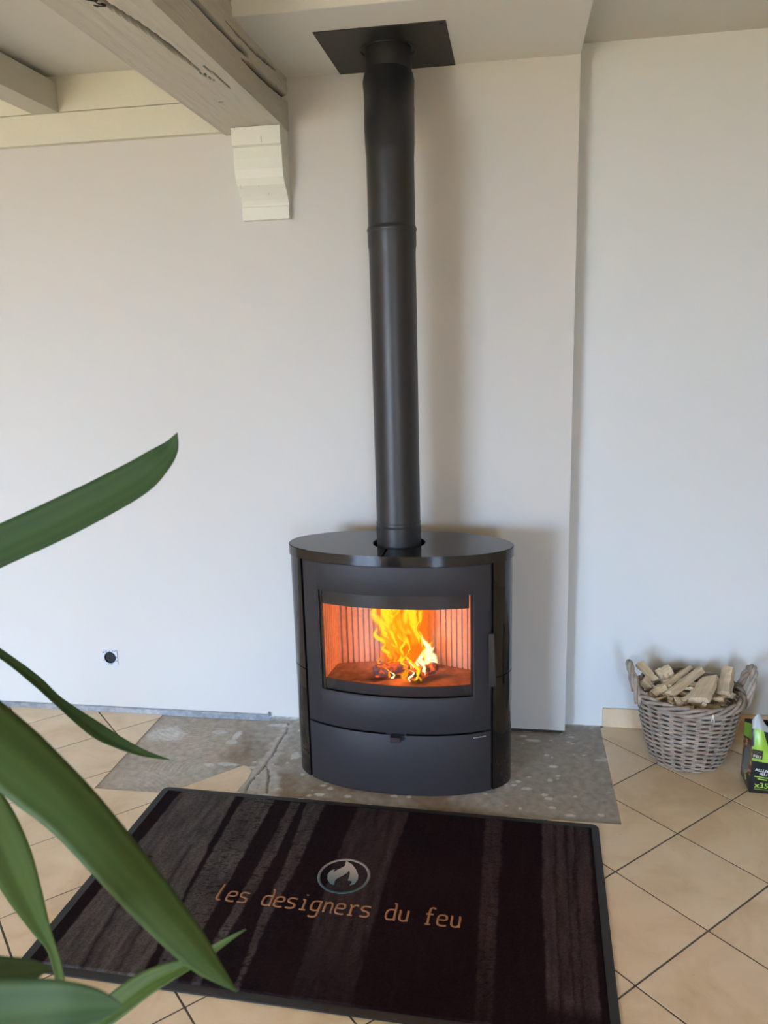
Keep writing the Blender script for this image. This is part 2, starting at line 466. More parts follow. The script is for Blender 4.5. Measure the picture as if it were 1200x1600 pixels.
# ------------------------------------------------------------------ timbers
def cracked_beam():
    """main beam: bottom and right faces are fine grids, cracks are real grooves"""
    root = tag(empty('ceiling_beam', (-0.4875, 0, 2.275)), 'heavy painted wooden beam with long cracks, meeting the wall above the corbel', 'beam')
    L0, L1 = -6.45, 0.004
    x0, x1, zb, zt = -0.605, -0.37, 2.2765, ZC + 0.005
    def bot(y):
        return zb + (0.013 * (-y) if y > -1.3 else 0.017)
    ys = np.concatenate([np.arange(0.004, -1.35, -0.0075), np.linspace(-1.36, L0, 30)])
    cr_r = [([(-1.30, 2.395), (-1.0, 2.390), (-0.686, 2.386), (-0.603, 2.388), (-0.525, 2.387), (-0.435, 2.391)], 0.0075, 0.022),
            ([(-0.50, 2.359), (-0.39, 2.369), (-0.272, 2.371), (-0.168, 2.375), (0.02, 2.386)], 0.0090, 0.026),
            ([(-0.66, 2.416), (-0.529, 2.419), (-0.446, 2.418), (-0.297, 2.425), (-0.128, 2.437)], 0.0035, 0.012)]
    cr_b = [([(-0.482, -1.34), (-0.477, -1.17), (-0.474, -1.113), (-0.460, -1.018), (-0.448, -0.905), (-0.443, -0.759), (-0.434, -0.62)], 0.0070, 0.018),
            ([(-0.413, -0.70), (-0.408, -0.585), (-0.409, -0.49)], 0.0026, 0.008), ([(-0.445, -0.66), (-0.428, -0.56)], 0.002, 0.006),
            ([(-0.487, -0.378), (-0.474, -0.374)], 0.0045, 0.010)]
    def groove(P, lines, per):
        d = np.zeros(len(P)); k = np.zeros(len(P))
        for pts, wd, dp in lines:
            tot = sum(math.dist(a, b) for a, b in zip(pts, pts[1:])); acc = 0
            best = np.full(len(P), 9.0); tt = np.zeros(len(P))
            for a, b in zip(pts, pts[1:]):
                sd = seg_dist(P[:, 0], P[:, 1], a, b); L = math.dist(a, b)
                pr = np.clip(((P[:, 0] - a[0]) * (b[0] - a[0]) + (P[:, 1] - a[1]) * (b[1] - a[1])) / L / L, 0, 1)
                tt = np.where(sd < best, (acc + pr * L) / tot, tt); best = np.minimum(best, sd); acc += L
            ww = wd * np.clip(np.minimum(tt, 1 - tt + (0.35 if per else 0)) * 4, 0.12, 1)
            f = np.clip(1.35 - best / ww, 0, 1)
            d = np.maximum(d, dp * f); k = np.maximum(k, np.clip(f * 1.4 - 0.2, 0, 1))
        return d, k
    zz = np.linspace(0, 1, 66)
    P = []; 
    for y in ys:
        for s in zz:
            z = bot(y) + s * (zt - bot(y)); P.append((y, z))
    P = np.array(P); d, k = groove(P, cr_r, True)
    wv = np.array([0.0022 * fbm(y * 0.8, z * 9, 2.0, 6.0, 3) + 0.0012 * fbm(y * 2, z * 30, 4.0, 9.0, 2) for y, z in P])
    rough_up = np.clip((P[:, 1] - 2.40) / 0.02, 0, 1)
    V = np.stack([x1 - d + wv * (0.5 + 1.5 * rough_up), P[:, 0], P[:, 1]], 1)
    n = len(zz); Q = [(j * n + i, (j + 1) * n + i, (j + 1) * n + i + 1, j * n + i + 1) for j in range(len(ys) - 1) for i in range(n - 1)]
    C = np.stack([k, k, k, np.ones_like(k)], 1)
    xsn = np.linspace(x0, x1, 56); b0 = len(V)
    PB = np.array([(x, y) for y in ys for x in xsn]); d, k = groove(PB, cr_b, False)
    wv = np.array([0.0016 * fbm(x * 8, y * 0.8, 6.0, 6.0, 3) for x, y in PB])
    edge = np.minimum((PB[:, 0] - x0), (x1 - PB[:, 0])); rnd_e = 0.006 * np.clip(1 - edge / 0.008, 0, 1) ** 2
    VB = np.stack([PB[:, 0], PB[:, 1], np.array([bot(y) for y in PB[:, 1]]) + d + wv * (edge > 0.006) + rnd_e * 0], 1)
    m = len(xsn); QB = [(b0 + j * m + i, b0 + j * m + i + 1, b0 + (j + 1) * m + i + 1, b0 + (j + 1) * m + i) for j in range(len(ys) - 1) for i in range(m - 1)]
    V = np.concatenate([V, VB]); C = np.concatenate([C, np.stack([k, k, k, np.ones_like(k)], 1)])
    # left face, plain
    b1 = len(V); LV = []
    for y in ys:
        LV += [(x0, y, bot(y)), (x0, y, zt)]
    QL = [(b1 + 2 * j, b1 + 2 * j + 1, b1 + 2 * j + 3, b1 + 2 * j + 2) for j in range(len(ys) - 1)]
    V = np.concatenate([V, np.array(LV)]); C = np.concatenate([C, np.tile([0, 0, 0, 1.0], (len(LV), 1))])
    V = V - np.array([-0.4875, 0, 2.275])
    m_ = Mat('old cracked beam paint', (0.57, 0.54, 0.46, 1), 0.65, spec=0.3)
    g = m_.noise(14, 6, 0.65, m_.coord(scale=(6, 0.5, 6)), 0.4)
    sp = m_.noise(30, 5, 0.7)
    cc = m_.mix(m_.math('MULTIPLY', g, 0.3), (0.60, 0.565, 0.48, 1), (0.36, 0.32, 0.25, 1))
    cc = m_.mix(m_.math('MULTIPLY', m_.math('GREATER_THAN', sp, 0.66), 0.15), cc, (0.25, 0.2, 0.15, 1))
    at = m_.node('ShaderNodeAttribute'); at.attribute_name = 'Col'
    m_.base(m_.mix(at.outputs['Fac'], cc, (0.05, 0.035, 0.025, 1))); m_.bump(g, 0.3, 0.004)
    o = mesh_obj('beam_timber', V, Q + QB + QL, m_, root, False, C)
    # cut carpenter marks beside the crack
    mk = Mat('cut mark', (0.03, 0.02, 0.015, 1), 0.9)
    for i, strokes in enumerate(([(-0.505, -1.158), (-0.486, -1.168)], [(-0.505, -1.158), (-0.484, -1.136)], [(-0.506, -1.150), (-0.488, -1.133)], [(-0.502, -1.113), (-0.480, -1.108)], [(-0.492, -1.128), (-0.480, -1.108)], [(-0.503, -1.118), (-0.499, -1.108)])):
        V2, F2 = tube_data([(x + 0.4875, y, bot(y) + 0.0012 - 2.275) for x, y in strokes], 0.0028, 6)
        mesh_obj('carpenter_mark', V2, F2, mk, root)
    return root
cracked_beam()

j = tag(empty('ceiling_joist', (-1.275, 0, 2.386)), 'narrow beige ceiling joist at the left, its end butting on the wall timber', 'joist')
box('joist_timber', -0.051, 0.051, -6.45, -0.035, 0.0, 0.101, M_BEAM, j, bevel=0.002)
w = tag(empty('wall_plate', (-1.8, 0, 2.29)), 'cream wall timber running along the top of the left wall', 'timber')
box('lower_board', -2.88, 1.194, -0.030, 0.001, -0.006, 0.0965, M_CREAM, w, bevel=0.002)
box('upper_board', -2.88, 1.194, -0.034, 0.001, 0.0985, ZC - 2.29 + 0.002, M_CREAM, w, bevel=0.002)

# corbel
prof = [(0.0, 2.276), (-0.100, 2.276), (-0.101, 2.2175), (-0.088, 2.2125), (-0.090, 2.175), (-0.0885, 2.14), (-0.083, 2.112), (-0.070, 2.090), (-0.056, 2.075), (-0.043, 2.060),
        (-0.033, 2.045), (-0.0275, 2.033), (-0.0255, 2.026), (-0.030, 2.022), (-0.030, 1.979), (0.0, 1.979)]
bm = bmesh.new()
A = [bm.verts.new((-0.551, y, z)) for y, z in prof]; B = [bm.verts.new((-0.376, y, z)) for y, z in prof]
bm.faces.new(A); bm.faces.new(B[::-1])
for i in range(len(prof)):
    k = (i + 1) % len(prof); bm.faces.new((A[i], B[i], B[k], A[k]))
M_CORBEL = Mat('cream white corbel paint', (0.80, 0.80, 0.70, 1), 0.5)
_n = M_CORBEL.noise(30, 5); _n2 = M_CORBEL.noise(24, 4, 0.6, M_CORBEL.coord(scale=(4, 1, 0.6)))
_c = M_CORBEL.mix(M_CORBEL.math('MULTIPLY', _n, 0.15), (0.80, 0.80, 0.70, 1), (0.62, 0.60, 0.48, 1))
_c = M_CORBEL.mix(M_CORBEL.math('MULTIPLY', M_CORBEL.math('GREATER_THAN', _n2, 0.70), 0.5), _c, (0.33, 0.27, 0.2, 1))
M_CORBEL.base(_c); M_CORBEL.bump(_n, 0.2, 0.004)
tag(bm_obj('corbel', bm, M_CORBEL, bevel=0.0015), 'cream painted scroll corbel on the wall under the beam end', 'corbel')

# ------------------------------------------------------------------ flue pipe and its ceiling plate
M_PIPE = Mat('matt black stove pipe', (0.018, 0.0185, 0.020, 1), 0.40, spec=0.5)
_n = M_PIPE.noise(500, 2); M_PIPE.bump(_n, 0.05, 0.001)
M_PLATE = Mat('anthracite sheet steel', (0.020, 0.020, 0.019, 1), 0.5, spec=0.4)
M_SCREW = Mat('black screw head', (0.01, 0.01, 0.01, 1), 0.4)
PX, PY = 0.0388, -0.3230
HCX, HCY = 0.022, -0.202
def lathe_pts(axis_pts, rads):
    return axis_pts, rads
root = tag(empty('flue_pipe', (PX, PY, 0.853)), 'tall matt black stove pipe rising from the stove and bending back into the ceiling', 'pipe')
def rel(p):
    return (p[0] - PX, p[1] - PY, p[2] - 0.853)
def lathe(name, prof_rz, parent, mat, seg=64, cx=0.0, cy=0.0, z_off=0.0):
    V, Fc = [], []
    for r, z in prof_rz:
        for k in range(seg):
            a = 2 * PI * k / seg; V.append((cx + r * math.cos(a), cy + r * math.sin(a), z + z_off))
    for i in range(len(prof_rz) - 1):
        for k in range(seg):
            Fc.append((i * seg + k, i * seg + (k + 1) % seg, (i + 1) * seg + (k + 1) % seg, (i + 1) * seg + k))
    o = mesh_obj(name, V, Fc, mat, parent, True)
    return o
def shade(o, deg=12):
    o.data.set_sharp_from_angle(angle=math.radians(deg)); return o
ZJ1, ZJ2 = 0.925, 1.886
shade(lathe('pipe_collar', [(0.072, -0.013), (0.0765, -0.012), (0.0765, ZJ1 - 0.853 - 0.006), (0.0755, ZJ1 - 0.853 - 0.004), (0.0735, ZJ1 - 0.853 - 0.001), (0.0735, ZJ1 - 0.853 + 0.02)], root, M_PIPE))
z0 = ZJ1 - 0.853; z1 = ZJ2 - 0.853
shade(lathe('pipe_section', [(0.0735, z0 + 0.001), (0.0765, z0 + 0.001), (0.0770, z0 + 0.004), (0.0765, z0 + 0.008), (0.0750, z0 + 0.011), (0.0750, z1 - 0.075), (0.0758, z1 - 0.06), (0.0775, z1 - 0.05), (0.0778, z1 - 0.008),
                              (0.0790, z1 - 0.005), (0.0795, z1), (0.0785, z1 + 0.004), (0.0745, z1 + 0.004)], root, M_PIPE))
z2 = 2.115 - 0.853
shade(lathe('pipe_section', [(0.0745, z1 + 0.002), (0.0770, z1 + 0.0065), (0.0755, z1 + 0.011), (0.0750, z1 + 0.013), (0.0750, z2)], root, M_PIPE))
# elbow: leans back towards the wall
ax = [(PX, PY, 2.100), (PX - 0.0005, PY + 0.003, 2.135), (PX - 0.003, PY + 0.018, 2.180), (PX - 0.0065, PY + 0.045, 2.225), (PX - 0.011, PY + 0.080, 2.275), (PX - 0.0145, PY + 0.104, 2.315), (HCX, HCY - 0.004, 2.348), (HCX, HCY, 2.372)]
rr = [0.0752, 0.0775, 0.0790, 0.0795, 0.0800, 0.0810, 0.0835, 0.0790]
V, Fc = tube_data([rel(p) for p in ax], rr, 64, caps=False); shade(mesh_obj('pipe_elbow', V, Fc, M_PIPE, root, True), 50)
V, Fc = tube_data([rel(p) for p in ((PX - 0.008, PY + 0.058, 2.243), (PX - 0.0087, PY + 0.063, 2.250), (PX - 0.0095, PY + 0.068, 2.257))], [0.0796, 0.0806, 0.0797], 64, caps=False); mesh_obj('elbow_seam', V, Fc, M_PIPE, root, True)
shade(lathe('pipe_section', [(0.0750, 0.0), (0.0750, 0.11)], root, M_PIPE, cx=HCX - PX, cy=HCY - PY, z_off=2.355 - 0.853))

pl = tag(empty('flue_ceiling_plate', (0.0225, -0.198, 2.45)), 'square anthracite steel plate around the flue on the soffit', 'plate')
bm = bmesh.new(); hx, hy, zt_, zb_ = 0.1995, 0.1970, 0.0, -0.0035
ox, oy = HCX - 0.0225, HCY + 0.198
n = 64; hole = []; outer = []
for k in range(n):
    a = 2 * PI * (k + 0.5) / n; c, s = math.cos(a), math.sin(a); hole.append((ox + 0.088 * c, oy + 0.088 * s))
    t = min(hx / abs(c) if abs(c) > 1e-6 else 9, hy / abs(s) if abs(s) > 1e-6 else 9); outer.append((t * c, t * s))
for k in range(n):                                         # square corners
    if k in (n // 8 - 1, n // 8):
        outer[k] = (hx, hy) if k == n // 8 else outer[k]
for sx, sy in ((1, 1), (-1, 1), (-1, -1), (1, -1)):
    k = min(range(n), key=lambda i: math.dist(outer[i], (sx * hx, sy * hy))); outer[k] = (sx * hx, sy * hy)
vs = [[bm.verts.new((x, y, z)) for x, y in ring] for z in (zb_, zt_) for ring in (outer, hole)]
for k in range(n):
    m = (k + 1) % n
    bm.faces.new((vs[0][k], vs[0][m], vs[1][m], vs[1][k])); bm.faces.new((vs[2][k], vs[3][k], vs[3][m], vs[2][m]))
    bm.faces.new((vs[0][k], vs[2][k], vs[2][m], vs[0][m])); bm.faces.new((vs[1][k], vs[1][m], vs[3][m], vs[3][k]))
bm_obj('plate_sheet', bm, M_PLATE, pl)
for sx in (-1, 1):
    for sy in (-1, 1):
        lathe('screw', [(0.0, -0.0065), (0.003, -0.0062), (0.0048, -0.0048), (0.005, -0.0034)], pl, M_SCREW, 16, sx * 0.186, sy * 0.183)
lathe('flue_gap_shade', [(0.0755, -0.0012), (0.0890, -0.0012)], pl, M_SCREW, 64, ox, oy)  # black disc added so the gap around the flue looks shaded
lathe('flue_ring', [(0.0885, -0.001), (0.091, -0.006), (0.089, -0.006), (0.087, -0.001)], pl, M_SCREW, 64, ox, oy)

# ------------------------------------------------------------------ the stove
SX, SY, SROT, SA, SB, SN, SH = 0.0395, -0.3282, -0.0229, 0.3881, 0.1768, 2.07, 0.8565
M_GLOSS = Mat('gloss black glass panel', (0.006, 0.0045, 0.0045, 1), 0.06, spec=0.6)
M_DOOR = Mat('dark grey cast steel paint', (0.029, 0.026, 0.0275, 1), 0.5, spec=0.28)
_n = M_DOOR.noise(350, 2); M_DOOR.bump(_n, 0.08, 0.001)
M_INNER = Mat('soot dark steel', (0.03, 0.027, 0.026, 1), 0.6)
M_STEEL = Mat('brushed dark steel', (0.22, 0.20, 0.19, 1), 0.33, 0.9)
M_REDDARK = Mat('dark brown knob', (0.035, 0.016, 0.016, 1), 0.45)
M_VERM = Mat('vermiculite lining', (0.52, 0.40, 0.30, 1), 0.9)
_n = M_VERM.noise(60, 4); M_VERM.base(M_VERM.ramp(_n, [(0.3, (0.50, 0.36, 0.26, 1)), (0.7, (0.60, 0.45, 0.34, 1))])); M_VERM.bump(_n, 0.2, 0.003)
M_HEARTH = Mat('grey fire bricks with ash', (0.20, 0.16, 0.14, 1), 0.9)
_n = M_HEARTH.noise(30, 5); M_HEARTH.base(M_HEARTH.ramp(_n, [(0.3, (0.14, 0.11, 0.10, 1)), (0.7, (0.27, 0.22, 0.19, 1))])); M_HEARTH.bump(_n, 0.3, 0.004)
# clear glass that lets light straight through and mirrors by Fresnel
M_GLASS = Mat('stove glass'); M_GLASS.n.remove(M_GLASS.b)
_tr = M_GLASS.node('ShaderNodeBsdfTransparent'); _tr.inputs[0].default_value = (0.90, 0.88, 0.86, 1)
_gl = M_GLASS.node('ShaderNodeBsdfGlossy'); _gl.inputs['Roughness'].default_value = 0.03
_fr = M_GLASS.node('ShaderNodeFresnel'); _fr.inputs[0].default_value = 1.27
_mx = M_GLASS.node('ShaderNodeMixShader'); M_GLASS.link(_fr.outputs[0], _mx.inputs[0]); M_GLASS.link(_tr.outputs[0], _mx.inputs[1]); M_GLASS.link(_gl.outputs[0], _mx.inputs[2])
M_GLASS.link(_mx.outputs[0], M_GLASS.n['Material Output'].inputs['Surface'])

stove = tag(empty('wood_stove', (SX, SY, -0.004), SROT), 'oval black wood stove with a curved glass door and a fire burning inside', 'stove')
def el(t, off=0.0):
    a, b = SA + off, SB + off; c, s = math.cos(t), math.sin(t)
    return (a * math.copysign(abs(c) ** (2 / SN), c), b * math.copysign(abs(s) ** (2 / SN), s))
def front(lx, off=0.0):
    """point of the front curve at a given x (the curve off metres outwards)"""
    a, b = SA + off, SB + off
    return (lx, -b * max(0.0, 1 - abs(lx / a) ** SN) ** (1 / SN))
def t_of(lx, sgn, off=0.0):
    v = min(1, abs(lx) / (SA + off)) ** (SN / 2); t = math.acos(v)
    t = t if lx >= 0 else PI - t
    return -t if sgn < 0 else t
def slab(name, pts, thick, z0, z1, mat, parent, bevel=0.0012, closed=False):
    """curved upright slab: outer polyline pts (front seen from outside left to right or around), thickened inwards"""
    n = len(pts); inn = []
    for i in range(n):
        a = pts[max(i - 1, 0)]; b = pts[min(i + 1, n - 1)]
        dx, dy = b[0] - a[0], b[1] - a[1]; L = math.hypot(dx, dy) or 1
        inn.append((pts[i][0] - dy / L * thick, pts[i][1] + dx / L * thick))
    bm = bmesh.new(); r = []
    for ring in (pts, inn):
        for z in (z0, z1):
            r.append([bm.verts.new((x, y, z)) for x, y in ring])
    for i in range(n - 1):
        bm.faces.new((r[0][i], r[0][i + 1], r[1][i + 1], r[1][i])); bm.faces.new((r[2][i], r[3][i], r[3][i + 1], r[2][i + 1]))
        bm.faces.new((r[1][i], r[1][i + 1], r[3][i + 1], r[3][i])); bm.faces.new((r[0][i], r[2][i], r[2][i + 1], r[0][i + 1]))
    for i in (0, n - 1):
        bm.faces.new((r[0][i], r[1][i], r[3][i], r[2][i]))
    o = bm_obj(name, bm, mat, parent, True, bevel, 2, 0.9)
    return shade(o, 40)
Z0 = 0.004                                                   # stove coordinates: its foot at 0, photo heights + 4 mm
lin = lambda a, b, n: [a + (b - a) * i / (n - 1) for i in range(n)]
# carcass behind the panels
ts = lin(t_of(0.300, -1, -0.012), 2 * PI + t_of(-0.300, -1, -0.012), 90)
slab('carcass', [el(t, -0.013) for t in ts], 0.004, 0.006, 0.822, M_INNER, stove, 0)
foot = [el(2 * PI * k / 96, -0.012) for k in range(96)]
prism('base_plate', foot, 0.0, 0.012, M_INNER, stove)
prism('firebox_light_cover', [(x * 0.93, y * 0.9) for x, y in foot], 0.752, 0.760, M_INNER, stove)  # unseen cover added over the firebox to block the fire's light
prism('ash_floor', [(x * 0.93, y * 0.9) for x, y in foot], 0.345, 0.352, M_INNER, stove)
# gloss side panels, two high on each side
for sx in (1, -1):
    if sx > 0:
        ts = lin(t_of(0.3285, -1), t_of(0.17, 1), 48)
    else:
        ts = lin(t_of(-0.17, 1), 2 * PI + t_of(-0.3285, -1), 48)
    pts = [el(t) for t in ts]
    slab('side_panel', pts, 0.009, 0.003, 0.4185, M_GLOSS, stove)
    slab('side_panel', pts, 0.009, 0.4215, 0.8245, M_GLOSS, stove)
ts = lin(t_of(0.166, 1), t_of(-0.166, 1), 30)
slab('back_panel', [el(t, -0.003) for t in ts], 0.006, 0.01, 0.822, M_PLATE, stove)
# top plate with round flue hole and a slit to the front edge
hole_c = (PX - SX, PY - SY); slit = -0.028
N = 160; ts_ = [-PI / 2 + 2 * PI * (i + 0.5) / N for i in range(N)]
pa = [el(t, 0.0045) for t in ts_]; pb = [(hole_c[0] + 0.0895 * math.cos(t), hole_c[1] + 0.0895 * math.sin(t)) for t in ts_]
fr_ = front(slit, 0.0045)[1]; hs = hole_c[1] - math.sqrt(0.0895 ** 2 - (slit - hole_c[0]) ** 2)
sw = 0.0022
pa = [p for p in pa if not (p[1] < 0 and abs(p[0] - slit) < 0.006)]
ia = next(i for i in range(len(pa)) if pa[i][0] > slit and pa[i][1] < 0 and (pa[i - 1][0] < slit or i == 0))
pa = pa[ia:] + pa[:ia]
ib = next(i for i in range(N) if pb[i][0] > slit + 0.001 and pb[i][1] < hole_c[1] and pb[i - 1][0] <= slit + 0.001)
pb = pb[ib:] + pb[:ib]
while pb[-1][0] > slit - 0.001 and pb[-1][1] < hole_c[1]:
    pb.pop()
loop = [(slit + sw, fr_)] + pa + [(slit - sw, fr_), (slit - sw, hs)] + pb[::-1] + [(slit + sw, hs)]
bm = bmesh.new()
zt, zb = SH + Z0, 0.826
for z, flip in ((zt, False), (zb, True)):
    pass
hi = [bm.verts.new((x, y, zt)) for x, y in loop]; lo = [bm.verts.new((x, y, zb)) for x, y in loop]
nl = len(loop)
e_hi = [bm.edges.new((hi[i], hi[(i + 1) % nl])) for i in range(nl)]; e_lo = [bm.edges.new((lo[i], lo[(i + 1) % nl])) for i in range(nl)]
bmesh.ops.triangle_fill(bm, edges=e_hi, use_beauty=True, use_dissolve=False); bmesh.ops.triangle_fill(bm, edges=e_lo, use_beauty=True, use_dissolve=False)
for i in range(nl):
    k = (i + 1) % nl; bm.faces.new((lo[i], lo[k], hi[k], hi[i]))
es = [e for e in bm.edges if abs(e.verts[0].co.z - zt) < 1e-6 and abs(e.verts[1].co.z - zt) < 1e-6 and e.is_boundary is False and e.calc_face_angle(0) > 0.6]
bmesh.ops.bevel(bm, geom=es, offset=0.0025, segments=2, affect='EDGES')
M_TOP = Mat('gloss black glass top', (0.010, 0.0095, 0.0095, 1), 0.09, spec=0.6)
shade(bm_obj('top_plate', bm, M_TOP, stove, True), 30)
prism('top_liner', [(x * 0.99, y * 0.98) for x, y in foot], 0.8225, 0.8255, M_INNER, stove)
# door with its window opening
def front_panel(name, lx0, lx1, zs, window=None, thick=0.010, off=0.0, parent=None):
    xs = sorted(set([round(v, 5) for v in lin(lx0, lx1, 73)] + ([window[0], window[1]] if window else [])))
    bm = bmesh.new(); zl = sorted(set(list(zs) + ([window[2], window[3]] if window else [])))
    G = [[bm.verts.new((*front(x, off), z)) for x in xs] for z in zl]
    for j in range(len(zl) - 1):
        for i in range(len(xs) - 1):
            if window and window[0] - 1e-6 <= xs[i] and xs[i + 1] <= window[1] + 1e-6 and window[2] - 1e-6 <= zl[j] and zl[j + 1] <= window[3] + 1e-6:
                continue
            bm.faces.new((G[j][i], G[j][i + 1], G[j + 1][i + 1], G[j + 1][i]))
    for v in [v for v in bm.verts if not v.link_faces]:
        bm.verts.remove(v)
    bmesh.ops.recalc_face_normals(bm, faces=bm.faces)
    if sum(f.normal.y for f in bm.faces) > 0:
        bmesh.ops.reverse_faces(bm, faces=bm.faces)
    bmesh.ops.solidify(bm, geom=bm.faces[:], thickness=thick)
    return shade(bm_obj(name, bm, M_DOOR, parent, True, 0.0012, 2, 0.9), 35)
door = front_panel('door', -0.3195, 0.3225, (0.2345, 0.8235), (-0.2655, 0.2675, 0.3605, 0.7245), parent=stove)
slab('door_glass', [front(x, -0.0035) for x in lin(-0.2750, 0.2770, 61)], 0.004, 0.352, 0.733, M_GLASS, door, 0)
# seal strip around the glass, seen as a thin dark line
for (xa, xb, za, zb_) in ((-0.2655, 0.2675, 0.3605, 0.3645), (-0.2655, -0.2615, 0.3645, 0.7245), (0.2635, 0.2675, 0.3645, 0.7245)):
    slab('glass_seal', [front(x, -0.0022) for x in lin(xa, xb, 41 if xb - xa > 0.1 else 2)], 0.0012, za, zb_, M_INNER, door, 0)
# the handle on the right edge of the door
hx_, hy_ = front(0.3235, 0.020)
h = empty('door_handle'); h.parent = door; h['label'] = 'slim steel bar handle'
bm = bmesh.new()
q0 = [(-0.0085, -0.006), (0.0085, -0.006), (0.0095, 0.008), (-0.0080, 0.008)]
lo = [bm.verts.new((hx_ + x * 1.28 + 0.003, hy_ + y, 0.403)) for x, y in q0]; hi = [bm.verts.new((hx_ + x, hy_ + y, 0.589)) for x, y in q0]
bm.faces.new(lo[::-1]); bm.faces.new(hi)
for i in range(4):
    k = (i + 1) % 4; bm.faces.new((lo[i], lo[k], hi[k], hi[i]))
bm_obj('grip', bm, Mat('dark handle steel', (0.085, 0.075, 0.07, 1), 0.28, 0.8), h, False, 0.0025, 2)
for zz in (0.44, 0.555):
    box('stand_off', hx_ - 0.004, hx_ + 0.004, hy_ + 0.006, hy_ + 0.03, zz - 0.006, zz + 0.006, M_INNER, h)
dr = front_panel('drawer_front', -0.3205, 0.3235, (0.003, 0.2275), parent=stove)
# badge and air lever
slab('maker_badge', [front(x, 0.0012) for x in lin(0.261, 0.309, 9)], 0.0012, 0.2085, 0.2185, M_SCREW, dr, 0)
M_BADGE = Mat('badge lettering', (0.30, 0.29, 0.33, 1), 0.4)
slab('badge_dot', [front(x, 0.0018) for x in lin(0.2645, 0.2690, 3)], 0.0006, 0.2112, 0.2158, M_BADGE, dr, 0)
for k in range(8):
    xa = 0.2715 + k * 0.0044
    slab('badge_letter', [front(x, 0.0018) for x in lin(xa, xa + 0.0034, 2)], 0.0006, 0.2118, 0.2118 + (0.0040 if k in (3, 6) else 0.0032), M_BADGE, dr, 0)
box('lever_slot', -0.030, 0.040, -0.1755, -0.15, 0.2255, 0.2395, M_SCREW, stove)
lv = empty('air_lever'); lv.parent = stove; lv['label'] = 'dark brown air lever knob below the door'
bm = bmesh.new(); add_box(bm, -0.012, 0.022, -0.205, -0.176, 0.213, 0.233); bm_obj('knob', bm, M_REDDARK, lv, False, 0.004, 2)
box('stem', 0.0, 0.010, -0.18, -0.15, 0.2275, 0.2335, M_INNER, lv)

# firebox
slab('log_guard', [front(x, -0.022) for x in lin(-0.262, 0.262, 41)], 0.005, 0.352, 0.399, M_INNER, stove, 0.001)
slab('smoke_shelf', [front(x, -0.022) for x in lin(-0.250, 0.250, 41)], 0.005, 0.672, 0.760, M_INNER, stove, 0.001)
for sx in (-1, 1):
    pts = [front(x, -0.014) for x in (lin(-0.279, -0.252, 5) if sx < 0 else lin(0.2555, 0.279, 5))]
    slab('glass_holder', pts, 0.005, 0.352, 0.752, M_INNER, stove, 0.0006)
FBP = [(-0.262, -0.095), (-0.250, 0.041), (-0.115, 0.079), (0.115, 0.079), (0.250, 0.041), (0.262, -0.095)]
prism('hearth_brick', [front(-0.255, -0.03)] + FBP[0:] + [front(x, -0.03) for x in lin(0.255, -0.25, 21)], 0.352, 0.388, M_HEARTH, stove)
for k in range(5):
    a, b = Vector(FBP[k]), Vector(FBP[k + 1]); L = (b - a).length; d = (b - a) / L; nrm = Vector((d.y, -d.x))   # nrm points into the box
    pts = []; s = 0.003; pitch = 0.0205
    while s < L - 0.003:
        e = min(s + pitch - 0.0045, L - 0.002)
        pts += [a + d * s, a + d * (s + 0.0008) + nrm * 0.006, a + d * (e - 0.0008) + nrm * 0.006, a + d * e]; s += pitch
    pts = [a] + pts + [b]
    V = [(p.x, p.y, z) for z in (0.388, 0.7515) for p in pts]; n = len(pts)
    V += [(p.x - nrm.x * 0.018, p.y - nrm.y * 0.018, z) for z in (0.388, 0.7515) for p in (a, b)]
    Fq = [(i, i + 1, n + i + 1, n + i) for i in range(n - 1)]
    c = 2 * n; Fq += [(c + 1, c, c + 2, c + 3), (0, n, c + 2, c), (n - 1, c + 1, c + 3, 2 * n - 1)]
    mesh_obj('lining_panel', V, Fq, M_VERM, stove)

# ------------------------------------------------------------------ fire: embers, logs, flames
def emit(name, c, s, alpha=None):
    m = Mat(name); m.b.inputs['Base Color'].default_value = (0, 0, 0, 1)
    m.b.inputs['Emission Color'].default_value = c; m.b.inputs['Emission Strength'].default_value = s
    m.b.inputs['Specular IOR Level'].default_value = 0
    if alpha is not None:
        m.b.inputs['Alpha'].default_value = alpha
    return m
M_FY = emit('bright yellow flame', (1.0, 0.74, 0.02, 1), 1.35)
M_FO = emit('orange flame', (1.0, 0.34, 0.008, 1), 1.3)
M_FW = emit('white hot flame', (1.0, 0.88, 0.42, 1), 2.3)
def veil_mat(name, c, s, a0, sc):
    m = emit(name, c, s)
    n = m.noise(sc, 5, 0.6, m.coord(scale=(1, 1, 0.45)), 1.2)
    m.link(m.math('MULTIPLY', m.math('MULTIPLY', m.math('SMOOTH_MAX', m.math('SUBTRACT', n, 0.30), 0.0), a0, True), m.attr('Col', 'Alpha')), m.b.inputs['Alpha']); return m
M_VEIL = veil_mat('thin orange flame', (1.0, 0.19, 0.006, 1), 1.25, 4.0, 24)
fire = tag(empty('fire', (SX, SY, 0.388), SROT), 'yellow and orange flames leaping behind the stove glass', 'fire')
frnd = random.Random(21)
